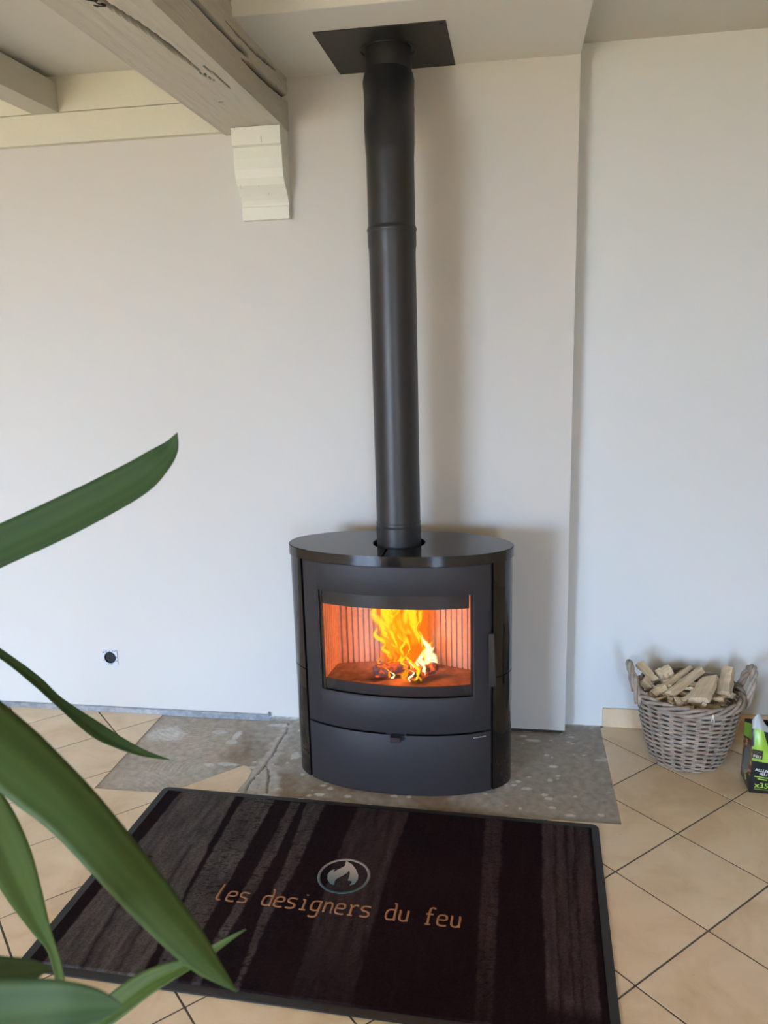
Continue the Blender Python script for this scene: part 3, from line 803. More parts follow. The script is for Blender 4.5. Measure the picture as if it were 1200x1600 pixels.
def flame_strip(name, path, widths, mat):
    """a flame tongue: two crossed soft blades, dense along the core and fading to the rim"""
    V, Fc, Cc = [], [], []; yaw = frnd.uniform(-0.5, 0.5)
    for rot in (yaw, yaw + 1.1):
        b0 = len(V); c, s_ = math.cos(rot), math.sin(rot)
        for i, p in enumerate(path):
            a = path[max(i - 1, 0)]; b = path[min(i + 1, len(path) - 1)]; t = Vector(b) - Vector(a)
            sd = t.cross(Vector((s_, c, 0.0))); sd = sd.normalized() if sd.length > 1e-9 else Vector((1, 0, 0))
            u = i / (len(path) - 1); core = min(1, 5 * u + 0.15) * min(1, 3.5 * (1 - u))
            for k, al in ((-1, 0.0), (-0.55, 0.55), (0, 1.0), (0.55, 0.55), (1, 0.0)):
                V.append(tuple(Vector(p) + sd * (k * widths[i] * 1.9))); Cc.append((1, 1, 1, al * core))
        for i in range(len(path) - 1):
            for k in range(4):
                q = b0 + i * 5 + k; Fc.append((q, q + 1, q + 6, q + 5))
    return mesh_obj(name, V, Fc, mat, fire, True, Cc)
for _m in (M_FY, M_FO, M_FW):
    _m.link(_m.attr('Col', 'Alpha'), _m.b.inputs['Alpha'])
def tongue(x, y, z, hgt, w, lean, mat, ph):
    n = 18; path = []; ws = []
    for i in range(n):
        u = i / (n - 1)
        path.append((x + lean * u + 0.012 * math.sin(ph + 6 * u) * (0.3 + u) + 0.0028 * math.sin(2.1 * ph + 15 * u), y + 0.010 * math.sin(ph * 1.7 + 5 * u), z + min(hgt, 0.335 - z) * u))
        ws.append(max(0.0008, w * math.sin(PI * min(1, 0.12 + 0.88 * u)) ** 0.8 * (1.15 - 0.55 * u)))
    flame_strip('flame_tongue', path, ws, mat)
for i in range(70):                                           # the big upper body of flame, leaning left
    u = frnd.random(); x = -0.055 + 0.14 * frnd.random(); z = 0.04 + 0.16 * frnd.random()
    tongue(x, frnd.uniform(-0.06, 0.01), z, frnd.uniform(0.06, 0.16), frnd.uniform(0.0022, 0.0085) * (1.3 if z > 0.11 else 0.8), frnd.uniform(-0.06, 0.02), M_FY if u < 0.62 else M_FO, frnd.uniform(0, 6.28))
for i in range(26):                                           # low tongues among the logs
    tongue(-0.09 + 0.19 * frnd.random(), frnd.uniform(-0.118, 0.01), 0.004, frnd.uniform(0.035, 0.09), frnd.uniform(0.002, 0.0055), frnd.uniform(-0.02, 0.02), (M_FY, M_FO, M_FW, M_FO)[i % 4], frnd.uniform(0, 6.28))
for i in range(8):                                            # the bright bunch on the right
    tongue(0.085 + 0.035 * frnd.random(), frnd.uniform(-0.05, 0.0), 0.02 + 0.03 * frnd.random(), frnd.uniform(0.06, 0.11), frnd.uniform(0.004, 0.010), frnd.uniform(-0.03, 0.01), M_FY if i % 2 else M_FW, frnd.uniform(0, 6.28))
for i in range(7):                                            # swirls under the smoke shelf
    x0 = -0.085 + 0.02 * i; pts = [(x0 + 0.055 * u + 0.0, -0.06 + 0.03 * math.sin(3 * u + i), 0.255 + 0.018 * math.sin(4 * u + i * 1.3)) for u in lin(0, 1, 10)]
    flame_strip('flame_tongue', pts, [0.004 * math.sin(PI * (0.08 + 0.84 * u)) + 0.0008 for u in lin(0, 1, 10)], M_FY if i % 2 else M_FO)
for k, (yy, sc, lean) in enumerate(((0.012, 1.0, -0.03), (0.034, 1.06, -0.02), (0.052, 0.95, -0.035))):   # body of thin flame
    V, Fc = [], []; nu, nv = 22, 24
    for j in range(nv):
        v = j / (nv - 1); wd = (0.080 + 0.034 * math.sin(PI * v)) * sc * (1 - 0.12 * v)
        for i in range(nu):
            a = -1 + 2 * i / (nu - 1); wig = 0.012 * math.sin(9 * v + 2 * k + 2 * a)
            V.append((0.018 + lean * v + wd * a * (1 + 0.10 * math.sin(11 * v + k)) + wig, yy + 0.026 * (1 - a * a) * (-1 if k < 1 else 1) + wig * 0.7, 0.004 + 0.330 * v))
    for j in range(nv - 1):
        for i in range(nu - 1):
            Fc.append((j * nu + i, j * nu + i + 1, (j + 1) * nu + i + 1, (j + 1) * nu + i))
    Cc = [(1, 1, 1, min(1, 3.0 * (1 - abs(-1 + 2 * i / (nu - 1)))) * min(1, 6 * j / (nv - 1) + 0.2)) for j in range(nv) for i in range(nu)]
    mesh_obj('flame_veil', V, Fc, M_VEIL, fire, True, Cc)
for (lx, ly, lz, p) in ((0.02, -0.02, 0.10, 9.0), (0.0, -0.02, 0.20, 11.0)):
    ld = bpy.data.lights.new('fire_glow', 'POINT'); ld.energy = p; ld.color = (1.0, 0.17, 0.028); ld.shadow_soft_size = 0.06
    lo = bpy.data.objects.new('fire_glow', ld); COL.objects.link(lo); lo.parent = fire; lo.location = (lx, ly, lz)
M_LOG = Mat('charred glowing log', (0.05, 0.035, 0.035, 1), 0.9)
_n = M_LOG.noise(38, 4, 0.6); _e = M_LOG.ramp(_n, [(0.50, (0.02, 0.002, 0, 1)), (0.62, (0.8, 0.09, 0.006, 1)), (0.74, (1.0, 0.45, 0.06, 1))])
M_LOG.link(_e, M_LOG.b.inputs['Emission Color']); M_LOG.b.inputs['Emission Strength'].default_value = 1.3
M_LOG.base(M_LOG.ramp(_n, [(0.3, (0.16, 0.12, 0.14, 1)), (0.6, (0.05, 0.03, 0.03, 1))]))
cosr, sinr = math.cos(SROT), math.sin(SROT)
def in_stove(x, y, z):
    return (SX + x * cosr - y * sinr, SY + x * sinr + y * cosr, z)
for k, (p, q, r, lab) in enumerate((((-0.085, -0.085, 0.412), (0.030, -0.03, 0.414), 0.023, 'charred log at the left front of the fire'),
                                    ((0.045, -0.10, 0.412), (0.125, -0.015, 0.412), 0.020, 'charred log lying askew at the right of the fire'),
                                    ((-0.06, 0.035, 0.410), (0.10, 0.03, 0.410), 0.022, 'charred log at the back of the fire'))):
    pts = []; rs = []
    for u in lin(0, 1, 12):
        pts.append(tuple(p[i] + (q[i] - p[i]) * u for i in range(3))); rs.append(r * (0.9 + 0.16 * frnd.random()) * (0.82 if u in (0, 1) else 1))
    V, Fc = tube_data([in_stove(*a) for a in pts], rs, 10)
    V = [(x + 0.003 * fbm(x, y, z, 40), y + 0.003 * fbm(y, z, x, 40), max(z, 0.3885)) for x, y, z in V]
    tag(mesh_obj('burning_log', V, Fc, M_LOG, None, False), lab, 'log')

# ------------------------------------------------------------------ door mat with woven print
MCX, MCY, MROT, MW, MD = -0.057, -1.009, math.radians(-1.9), 1.50, 0.85
cm, sm = math.cos(MROT), math.sin(MROT)
def to_mat(q):
    x, y = q[0] - MCX, q[1] - MCY; return (x * cm + y * sm, -x * sm + y * cm)
def mpx(px, py):
    return to_mat(on_floor(px, py, 0.008))
mat_root = tag(empty('door_mat', (MCX, MCY, 0.0), MROT), 'large dark mat with a forest print and orange lettering before the stove', 'mat')
def rrect(w, d, r, n=6):
    out = []
    for cx, cy, a0 in ((w / 2 - r, d / 2 - r, 0), (-w / 2 + r, d / 2 - r, PI / 2), (-w / 2 + r, -d / 2 + r, PI), (w / 2 - r, -d / 2 + r, 1.5 * PI)):
        for i in range(n + 1):
            a = a0 + PI / 2 * i / n; out.append((cx + r * math.cos(a), cy + r * math.sin(a)))
    return out
M_RUB = Mat('black rubber edge', (0.022, 0.022, 0.021, 1), 0.6, spec=0.4)
prism('rubber_edge', rrect(MW, MD, 0.022), 0.0003, 0.0045, M_RUB, mat_root, bevel=0.002)
# print: pale trunks given by their left and right edges from the far to the near side (photo pixels)
TR = [  # (left edge px list, right edge px list, strength), the first trunk brightened with the light it catches
    ([(285, 1234), (160, 1385), (86, 1478), (60, 1512)], [(371, 1241), (319, 1338), (280, 1415), (227, 1516)], 1.0),
    ([(381, 1243), (290, 1400), (243, 1510)], [(432, 1248), (388, 1325), (346, 1400), (285, 1520)], 0.85),
    ([(455, 1250), (410, 1337), (374, 1400), (330, 1475)], [(472, 1251), (432, 1337), (396, 1400), (348, 1475)], 0.75),
    ([(479, 1252), (444, 1350), (408, 1425), (368, 1535)], [(510, 1254), (468, 1350), (427, 1425), (380, 1535)], 0.72),
    ([(560, 1258), (520, 1350), (470, 1500), (450, 1570)], [(642, 1266), (612, 1350), (570, 1500), (548, 1580)], 0.34),
    ([(757, 1284), (752, 1350), (745, 1480), (742, 1560)], [(786, 1286), (783, 1350), (776, 1480), (772, 1560)], 0.42),
    ([(846, 1290), (846, 1400), (852, 1550)], [(922, 1297), (927, 1400), (938, 1550)], 0.55)]
trunks = []
for L, R, s in TR:
    e = []
    for side in (L, R):
        pts = sorted((mpx(*q) for q in side), key=lambda p: p[1]); e.append((np.array([p[1] for p in pts]), np.array([p[0] for p in pts])))
    trunks.append((e, s))
GW, GD = MW - 0.046, MD - 0.046; NX, NY = 420, 232
gx, gy = np.meshgrid(np.linspace(-GW / 2, GW / 2, NX), np.linspace(-GD / 2, GD / 2, NY)); gx = gx.ravel(); gy = gy.ravel()
nA = np.array([fbm(x, y, 11.0, 30.0, 3) for x, y in zip(gx, gy)]); nB = np.array([fbm(x * 3.5, y * 0.5, 5.0, 14.0, 3) for x, y in zip(gx, gy)]); nC = np.array([fbm(x * 0.8, y * 4, 15.0, 16.0, 2) for x, y in zip(gx, gy)])
grain = np.random.RandomState(3).rand(len(gx))
dark = np.array([0.0135, 0.0080, 0.0090]); pale = np.array([0.085, 0.072, 0.066])
val = np.zeros(len(gx))
for k, ((eL, eR), s) in enumerate(trunks):
    uL = np.interp(gy, *eL); uR = np.interp(gy, *eR); w = uR - uL; f = (gx - uL + 0.004 * nA) / w
    inm = np.clip(np.minimum(f, 1 - f) * w / 0.006, 0, 1)
    bark = 0.9 + 0.45 * nB
    if k == 0:
        bark *= 1 - 0.85 * np.clip(1 - np.abs(f - (0.40 - 0.25 * (gy + 0.4))) / 0.055, 0, 1) * (gy < 0.05); bark *= 1 - 0.75 * np.clip(1 - np.abs(f - 0.74) / 0.05, 0, 1) * (gy < 0.12)
    if k in (1, 2, 3, 5):
        bark *= 1 - 0.7 * np.clip((np.abs(nC) < 0.05) * 1.0, 0, 1)
    if k == 6:
        for c in (0.28, 0.52, 0.68):
            bark *= 1 - 0.7 * np.clip(1 - np.abs(f - c - 0.03 * nB) / 0.05, 0, 1)
        bark *= np.clip((gy + 0.36) / 0.05, 0.15, 1)
    if k in (4, 5):
        bark *= np.clip(0.35 + (gy + 0.40) / 0.5, 0.2, 1)
    val = np.maximum(val, np.clip(inm * bark * s, 0, 1.2))
val = np.clip(val + 0.05 * nB, 0.0, 1.2)
# narrow dark strip at the far left margin
colr = dark + (pale - dark) * val[:, None]
colr *= (0.72 + 0.56 * grain)[:, None]
warm = np.clip((gx + 0.3) / 0.5, 0, 1)[:, None]
colr = colr * (1 - warm * np.array([0.0, 0.16, 0.12]))
zz = 0.0085 + 0.0007 * grain + 0.0006 * nA
edge = np.minimum(GW / 2 - np.abs(gx), GD / 2 - np.abs(gy)); zz = np.where(edge < 0.001, 0.0042, zz)
M_PILE = Mat('mat pile', (0.03, 0.025, 0.025, 1), 1.0, spec=0.05)
_n = M_PILE.noise(900, 2, 0.6); _a = M_PILE.attr('Col')
M_PILE.base(M_PILE.mix(1.0, _a, M_PILE.ramp(_n, [(0.35, (0.5, 0.5, 0.5, 1)), (0.65, (1.5, 1.5, 1.5, 1))]), 'MULTIPLY')); M_PILE.bump(_n, 0.5, 0.002)
M_PILE.b.inputs['Sheen Weight'].default_value = 0.0
quads = [(j * NX + i, j * NX + i + 1, (j + 1) * NX + i + 1, (j + 1) * NX + i) for j in range(NY - 1) for i in range(NX - 1)]
mesh_obj('pile', np.stack([gx, gy, zz], 1), quads, M_PILE, mat_root, True, np.concatenate([np.clip(colr, 0.002, 1), np.ones((len(gx), 1))], 1))
# lettering
M_LET = Mat('orange woven lettering', (0.36, 0.165, 0.075, 1), 1.0, spec=0.05)
_n = M_LET.noise(700, 2); M_LET.base(M_LET.ramp(_n, [(0.3, (0.22, 0.10, 0.045, 1)), (0.7, (0.44, 0.21, 0.10, 1))])); M_LET.bump(_n, 0.5, 0.002)
GLY = {
    'l': [[(0.30, 1.58), (0.26, 1.2), (0.22, 0.35), (0.25, 0.1), (0.40, 0.0), (0.62, 0.04)]],
    'e': [[(0.04, 0.52), (0.72, 0.52), (0.76, 0.80), (0.62, 0.97), (0.22, 0.97), (0.04, 0.80), (0.02, 0.2), (0.16, 0.02), (0.60, 0.0), (0.74, 0.06)]],
    's': [[(0.76, 0.92), (0.62, 0.98), (0.22, 0.98), (0.06, 0.86), (0.06, 0.66), (0.18, 0.54), (0.58, 0.48), (0.72, 0.36), (0.72, 0.14), (0.58, 0.02), (0.16, 0.0), (0.02, 0.06)]],
    'd': [[(0.52, 1.56), (0.74, 1.56), (0.74, 0.0), (0.82, 0.0)], [(0.74, 0.96), (0.24, 0.96), (0.04, 0.76), (0.02, 0.22), (0.18, 0.02), (0.56, 0.02), (0.74, 0.16)]],
    'i': [[(0.20, 0.96), (0.44, 0.96), (0.44, 0.0)], [(0.16, 0.0), (0.70, 0.0)], [(0.43, 1.38), (0.44, 1.46)]],
    'g': [[(0.76, 0.96), (0.22, 0.96), (0.04, 0.78), (0.02, 0.26), (0.18, 0.06), (0.56, 0.06), (0.74, 0.2)], [(0.84, 0.96), (0.74, 0.94), (0.74, -0.36), (0.58, -0.54), (0.20, -0.54), (0.06, -0.46)]],
    'n': [[(0.02, 0.96), (0.12, 0.94), (0.12, 0.0)], [(0.12, 0.74), (0.34, 0.96), (0.58, 0.96), (0.74, 0.80), (0.74, 0.0), (0.82, 0.0)]],
    'r': [[(0.06, 0.96), (0.24, 0.94), (0.24, 0.0)], [(0.04, 0.0), (0.46, 0.0)], [(0.24, 0.70), (0.46, 0.94), (0.66, 0.98), (0.78, 0.92)]],
    'u': [[(0.0, 0.98), (0.12, 0.96), (0.08, 0.26), (0.22, 0.04), (0.54, 0.02), (0.72, 0.18)], [(0.64, 0.98), (0.76, 0.96), (0.72, 0.0)]],
    'f': [[(0.80, 1.46), (0.62, 1.56), (0.44, 1.50), (0.34, 1.30), (0.32, 0.0)], [(0.10, 0.0), (0.56, 0.0)], [(0.08, 0.92), (0.66, 0.92)]]}
t0 = mpx(333, 1405.5); t1 = mpx(719, 1450.5)
txt = 'les designers du feu'; pitch = math.dist(t0, t1) / (len(txt) - 0.20); ang = math.atan2(t1[1] - t0[1], t1[0] - t0[0]); U = 0.0415; ux = pitch / 1.06
for i, ch in enumerate(txt):
    if ch == ' ':
        continue
    V, Fc = [], []
    for st in GLY[ch]:
        pts = []
        for gx_, gy_ in st:
            a, b = i * pitch + gx_ * ux, gy_ * U
            pts.append((t0[0] + a * math.cos(ang) - b * math.sin(ang), t0[1] + a * math.sin(ang) + b * math.cos(ang), 0.0092))
        if len(pts) > 2:                                      # soften the corners
            q = [pts[0]]
            for a, b in zip(pts, pts[1:]):
                q += [tuple(a[k] * 0.75 + b[k] * 0.25 for k in range(3)), tuple(a[k] * 0.25 + b[k] * 0.75 for k in range(3))]
            pts = q + [pts[-1]]
        tube_data(pts, 0.0034, 6, V=V, Fc=Fc, flat=1.0)
    V = [(x, y, 0.0094 + (z - 0.0092) * 0.25) for x, y, z in V]
    mesh_obj('letter', V, Fc, M_LET, mat_root, True)
# emblem: a ring and a flame, pale above and teal below
M_EMB = Mat('emblem pile', (0.5, 0.5, 0.5, 1), 1.0, spec=0.05); M_EMB.base(M_EMB.mix(1.0, M_EMB.attr('Col'), M_EMB.ramp(M_EMB.noise(700, 2), [(0.3, (0.65, 0.65, 0.65, 1)), (0.7, (1.25, 1.25, 1.25, 1))]), 'MULTIPLY'))
ec = mpx(538, 1367.5); ecx, ecy = ec[0], ec[1] - 0.004
def emb_col(v):
    a, b = np.array([0.47, 0.40, 0.34]), np.array([0.085, 0.17, 0.185]); t = min(1, max(0, 0.5 + v)); return tuple(b + (a - b) * t) + (1,)
V, Fc, Cc = [], [], []; n = 72
for k in range(n):
    a = 2 * PI * k / n
    for r, z in ((0.0695, 0.0082), (0.0705, 0.0099), (0.0775, 0.0099), (0.0785, 0.0082)):
        V.append((ecx + r * math.cos(a), ecy + r * math.sin(a), z)); Cc.append(tuple(0.62 * c for c in emb_col(0.62 * math.sin(a)))[:3] + (1,))
for k in range(n):
    for i in range(3):
        Fc.append((4 * k + i, 4 * k + i + 1, 4 * ((k + 1) % n) + i + 1, 4 * ((k + 1) % n) + i))
mesh_obj('emblem_ring', V, Fc, M_EMB, mat_root, True, Cc)
fl = [(620, 165), (700, 212), (760, 290), (798, 380), (790, 450), (740, 515), (662, 540), (698, 495), (690, 470), (636, 462), (660, 405), (668, 335), (652, 305), (632, 335), (560, 382), (480, 420), (435, 460), (422, 530),
      (360, 510), (315, 440), (320, 370), (372, 310), (432, 288), (412, 336), (470, 300), (540, 266), (590, 236), (606, 168)]
pts = [mpx(480 + x / 10, 1330 + y / 10) for x, y in fl]
bm = bmesh.new(); lay = bm.verts.layers.float_color.new('Col')
hi = [bm.verts.new((x, y, 0.0100)) for x, y in pts]; lo = [bm.verts.new((x, y, 0.0080)) for x, y in pts]
for v in hi + lo:
    v[lay] = emb_col((v.co.y - ecy) / 0.085)
bmesh.ops.triangle_fill(bm, edges=[bm.edges.new((hi[i], hi[(i + 1) % len(hi)])) for i in range(len(hi))], use_beauty=True, use_dissolve=False)
for i in range(len(hi)):
    k = (i + 1) % len(hi); bm.faces.new((lo[i], lo[k], hi[k], hi[i]))
bm_obj('emblem_flame', bm, M_EMB, mat_root)

# ------------------------------------------------------------------ wall socket without its cover
sk = tag(empty('wall_socket', (-1.268, -0.0005, 0.246)), 'square power socket without cover plate, low on the wall', 'socket')
M_SKW = Mat('pale socket frame', (0.62, 0.64, 0.66, 1), 0.4); M_SKB = Mat('black socket insert', (0.012, 0.014, 0.017, 1), 0.35)
n = 48; R0, Hs = 0.0245, 0.0335
out_, inn_ = [], []
for k in range(n):
    a = 2 * PI * (k + 0.5) / n; c, s = math.cos(a), math.sin(a); t = Hs / max(abs(c), abs(s)); out_.append((t * c, t * s)); inn_.append((R0 * c, R0 * s))
V = [(x, y0_, z) for y0_, ring in ((0.0, out_), (-0.004, out_), (-0.004, inn_), (0.0, inn_)) for x, z in ring]
Fc = [(r * n + k, r * n + (k + 1) % n, (r + 1) * n + (k + 1) % n, (r + 1) * n + k) for r in range(3) for k in range(n)]
mesh_obj('frame_plate', V, Fc, M_SKW, sk)
V = [(r * math.cos(2 * PI * k / n), yy, r * math.sin(2 * PI * k / n)) for r, yy in ((0.0262, -0.0042), (0.0245, -0.0075), (0.0225, -0.0075), (0.0205, -0.0012), (0.0001, -0.0012)) for k in range(n)]
Fc = [(r * n + k, r * n + (k + 1) % n, (r + 1) * n + (k + 1) % n, (r + 1) * n + k) for r in range(4) for k in range(n)]
mesh_obj('round_insert', V, Fc, M_SKB, sk, False)
tube('earth_pin', [(-0.002, -0.001, 0.008), (-0.002, -0.012, 0.008)], 0.0024, M_STEEL, sk, 10)
for x, z in ((-0.0075, -0.003), (0.0095, -0.003)):
    tube('pin_hole', [(x, -0.0010, z), (x, -0.0020, z)], 0.0026, M_SCREW, sk, 10)
for k in range(14):                                           # fixing slots punched in the frame
    side = k % 4; u = frnd.uniform(-0.026, 0.026); v_ = 0.0295
    x, z = ((u, v_), (u, -v_), (v_, u), (-v_, u))[side]
    box('fixing_slot', x - 0.0024, x + 0.0024, -0.0046, -0.0036, z - 0.0014, z + 0.0014, M_SKB, sk)

# ------------------------------------------------------------------ wicker basket
BX, BY, BRB, BRT, BH = 1.068, -0.122, 0.121, 0.180, 0.272
M_WICK = Mat('grey brown willow', (0.25, 0.20, 0.15, 1), 0.7)
_n = M_WICK.noise(25, 4, 0.6, None, 0.3); _n2 = M_WICK.noise(200, 3)
M_WICK.base(M_WICK.mix(M_WICK.math('MULTIPLY', _n2, 0.35), M_WICK.ramp(_n, [(0.3, (0.27, 0.205, 0.15, 1)), (0.55, (0.42, 0.335, 0.26, 1)), (0.75, (0.54, 0.45, 0.365, 1))]), (0.16, 0.12, 0.09, 1))); M_WICK.bump(_n2, 0.3, 0.002)
bk = tag(empty('wicker_basket', (BX, BY, 0)), 'round grey brown wicker basket with two handles, filled with kindling', 'basket')
def b_rad(z):
    u = z / BH; return BRB + (BRT - BRB) * (u ** 0.85) + 0.004 * math.sin(PI * u)
NS = 24                                                       # pairs of stakes
V, Fc = [], []
for k in range(NS):
    for dd in (-0.028, 0.028):
        a = 2 * PI * k / NS + dd
        tube_data([((b_rad(z)) * math.cos(a), (b_rad(z)) * math.sin(a), z) for z in lin(0.004, BH - 0.004, 12)], 0.0034, 6, V=V, Fc=Fc)
mesh_obj('stakes', V, Fc, M_WICK, bk, True)
wr = random.Random(5); row = 0; z = 0.006
V, Fc = [], []
while z < BH - 0.030:
    ph = (row % 2) * PI; jz = [wr.uniform(-1, 1) for _ in range(8)]; pts = []
    for i in range(NS * 7):
        a = 2 * PI * i / (NS * 7)
        zz = z + 0.0012 * sum(jz[m] * math.sin((m + 1) * a + jz[7 - m] * 3) for m in range(4))
        off = 0.0058 * math.sin(NS / 2 * a + ph)
        r = b_rad(zz) + off; pts.append((r * math.cos(a), r * math.sin(a), zz))
    tube_data(pts, wr.uniform(0.0040, 0.0050), 6, closed=True, V=V, Fc=Fc); z += 0.0092; row += 1
mesh_obj('weave', V, Fc, M_WICK, bk, True)
for k in range(4):                                            # twisted rim
    V, Fc = [], []; pts = []
    for i in range(180):
        a = 2 * PI * i / 180; tw = 5 * a + k * PI / 2
        pts.append(((BRT + 0.002 + 0.0085 * math.cos(tw)) * math.cos(a), (BRT + 0.002 + 0.0085 * math.cos(tw)) * math.sin(a), BH - 0.014 + 0.0125 * math.sin(tw)))
    tube_data(pts, 0.0064, 8, closed=True, V=V, Fc=Fc); mesh_obj('rim_strand', V, Fc, M_WICK, bk, True)
prism('basket_base', [(0.119 * math.cos(2 * PI * k / 40), 0.119 * math.sin(2 * PI * k / 40)) for k in range(40)], 0.002, 0.010, M_WICK, bk)
for sx in (-1, 1):                                            # rope-twisted handles
    h = empty('handle'); h.parent = bk
    base = [(sx * (BRT + 0.004 + 0.030 * math.sin(PI * u)), -0.056 * math.cos(PI * u), BH - 0.045 + 0.130 * math.sin(PI * u) ** 0.8) for u in lin(0.0, 1.0, 60)]
    fr = frames(base)
    for k in range(3):
        pts = [tuple(p + a * (0.0070 * math.cos(i * 0.24 + k * 2.094)) + b * (0.0070 * math.sin(i * 0.24 + k * 2.094))) for i, (p, t, a, b) in enumerate(fr)]
        tube('handle_strand', pts, 0.0072, M_WICK, h, 8)
# the little tie hanging on the front of the rim
tube('cane_tie', [(0.040, -BRT - 0.012, BH - 0.01), (0.036, -BRT - 0.014, BH - 0.035)], 0.0016, M_CORBEL, bk, 6); tube('cane_tie', [(0.040, -BRT - 0.012, BH - 0.01), (0.045, -BRT - 0.014, BH - 0.038)], 0.0016, M_CORBEL, bk, 6)

# kindling
M_SPLIT = Mat('split pale wood', (0.55, 0.42, 0.25, 1), 0.75)
_oi = M_SPLIT.node('ShaderNodeObjectInfo'); _n = M_SPLIT.noise(18, 5, 0.6, M_SPLIT.coord(scale=(0.5, 6, 6)), 0.3)
_c = M_SPLIT.ramp(_n, [(0.30, (0.56, 0.41, 0.245, 1)), (0.55, (0.76, 0.60, 0.385, 1)), (0.8, (0.84, 0.70, 0.49, 1))])
M_SPLIT.base(M_SPLIT.mix(M_SPLIT.math('MULTIPLY', _oi.outputs['Random'], 0.40), _c, (0.52, 0.385, 0.26, 1))); M_SPLIT.bump(_n, 0.35, 0.003)
M_BARK = Mat('bark side', (0.17, 0.12, 0.085, 1), 0.9); _n = M_BARK.noise(60, 5); M_BARK.base(M_BARK.ramp(_n, [(0.3, (0.10, 0.07, 0.05, 1)), (0.7, (0.27, 0.20, 0.14, 1))])); M_BARK.bump(_n, 0.5, 0.003)
kr = random.Random(12)
def kindling(loc, size, rot, label, group=None, taper=0.75, bark=False):
    L, w, t = size; bm = bmesh.new(); n = 7; rings = []
    for i in range(n):
        u = -0.5 + i / (n - 1); k = 1 - (1 - taper) * max(0, (u + 0.5)); k *= 1 + 0.10 * kr.uniform(-1, 1)
        jx = 0.05 * w * kr.uniform(-1, 1)
        sec = [(-w / 2, -t / 2), (w / 2 * kr.uniform(0.85, 1.1), -t / 2 * kr.uniform(0.7, 1.1)), (w / 2, t / 2 * kr.uniform(0.6, 1.1)), (0.05 * w, t / 2 * kr.uniform(0.9, 1.2)), (-w / 2 * kr.uniform(0.8, 1), t / 2 * kr.uniform(0.7, 1))]
        rings.append([bm.verts.new((u * L + kr.uniform(-0.03, 0.03) * L * (i in (0, n - 1)), a * k + jx, b * k)) for a, b in sec])
    for i in range(n - 1):
        for m in range(5):
            bm.faces.new((rings[i][m], rings[i + 1][m], rings[i + 1][(m + 1) % 5], rings[i][(m + 1) % 5]))
    bm.faces.new(rings[0][::-1]); bm.faces.new(rings[-1])
    o = bm_obj('kindling_stick', bm, M_SPLIT)
    if bark:
        o.data.materials.append(M_BARK.m)
        for p in o.data.polygons:
            if p.normal.y > 0.6:
                p.material_index = 1
    o.location = loc; o.rotation_euler = rot; tag(o, label, 'kindling', group); return o
ZK = BH - 0.008
def seg_stick(x0, y0, z0, x1, y1, z1, w, t, roll, label, taper=0.75, bark=False):
    a, b = Vector((x0, y0, z0)), Vector((x1, y1, z1)); d = b - a
    e = d.to_track_quat('X', 'Z').to_matrix() @ Matrix.Rotation(roll, 3, 'X')
    o = kindling((a + b) / 2, (d.length, w, t), (0, 0, 0), label, None, taper, bark); o.rotation_euler = e.to_euler(); return o
seg_stick(0.928, -0.172, ZK - 0.004, 1.098, 0.005, ZK + 0.036, 0.034, 0.022, -0.5, 'long kindling split with a grey bark side, leaning back across the basket', 0.55, True)
seg_stick(0.985, -0.176, ZK + 0.000, 1.125, -0.022, ZK + 0.034, 0.040, 0.026, -0.55, 'thick pale kindling billet beside the long split, at the middle of the basket', 0.9)
o = seg_stick(1.072, -0.235, ZK + 0.012, 1.148, -0.105, ZK + 0.046, 0.080, 0.020, -0.35, 'broad wedge-shaped kindling slab on top at the front of the basket', 0.75)
seg_stick(1.178, -0.165, ZK + 0.004, 1.225, -0.030, ZK + 0.046, 0.044, 0.030, -0.3, 'square-cut kindling block against the right handle of the basket', 0.95)
seg_stick(0.908, -0.005, ZK + 0.046, 0.958, -0.070, ZK + 0.006, 0.034, 0.015, 0.3, 'flat kindling stick poking up by the left handle of the basket', 0.8)
seg_stick(0.972, -0.040, ZK + 0.012, 1.022, -0.028, ZK + 0.034, 0.044, 0.036, 0.2, 'short chunky kindling block behind the long split', 0.85)
seg_stick(0.914, -0.118, ZK + 0.006, 0.930, -0.066, ZK + 0.014, 0.036, 0.024, 0.6, 'curled kindling chunk just inside the left rim of the basket', 0.7)
seg_stick(1.110, -0.170, ZK - 0.006, 1.190, -0.155, ZK - 0.004, 0.016, 0.010, 0.2, 'thin greyish kindling slat lying flat right of the wedge-shaped slab', 0.9, True)
seg_stick(0.945, -0.190, ZK - 0.014, 1.020, -0.150, ZK + 0.0, 0.012, 0.007, 0.2, 'thin pale sliver of kindling pointing at the front left rim', 0.3)
def chip_tag(x, y, lay):
    dx, dy = x - BX, y - BY
    where = 'low in' if lay == 0 else ('at the centre of' if math.hypot(dx, dy) < 0.06 else ('at the right of' if dx > abs(dy) else ('at the left of' if -dx > abs(dy) else ('at the front of' if dy < 0 else 'at the back of'))))
    return 'small split kindling chip %s the pile in the basket' % where, 'small kindling chips %s the basket' % where
for i in range(96):
    lay = i % 3; r = 0.135 * math.sqrt(kr.random()) if lay < 2 else 0.148 * math.sqrt(kr.random()); a = kr.uniform(0, 2 * PI)
    x, y = BX + r * math.cos(a), BY + r * math.sin(a); z = ZK - 0.044 + 0.022 * lay + kr.uniform(-0.004, 0.004) + 0.012 * (1 - r / 0.15)
    L = kr.uniform(0.035, 0.085) * (1.0 - 0.45 * (r > 0.10)); o = kindling((x, y, z), (L, kr.uniform(0.012, 0.028), kr.uniform(0.008, 0.016)), (kr.uniform(-0.5, 0.5), kr.uniform(-0.25, 0.25), kr.uniform(0, PI)), *chip_tag(x, y, lay), kr.uniform(0.5, 0.95), kr.random() < 0.2)

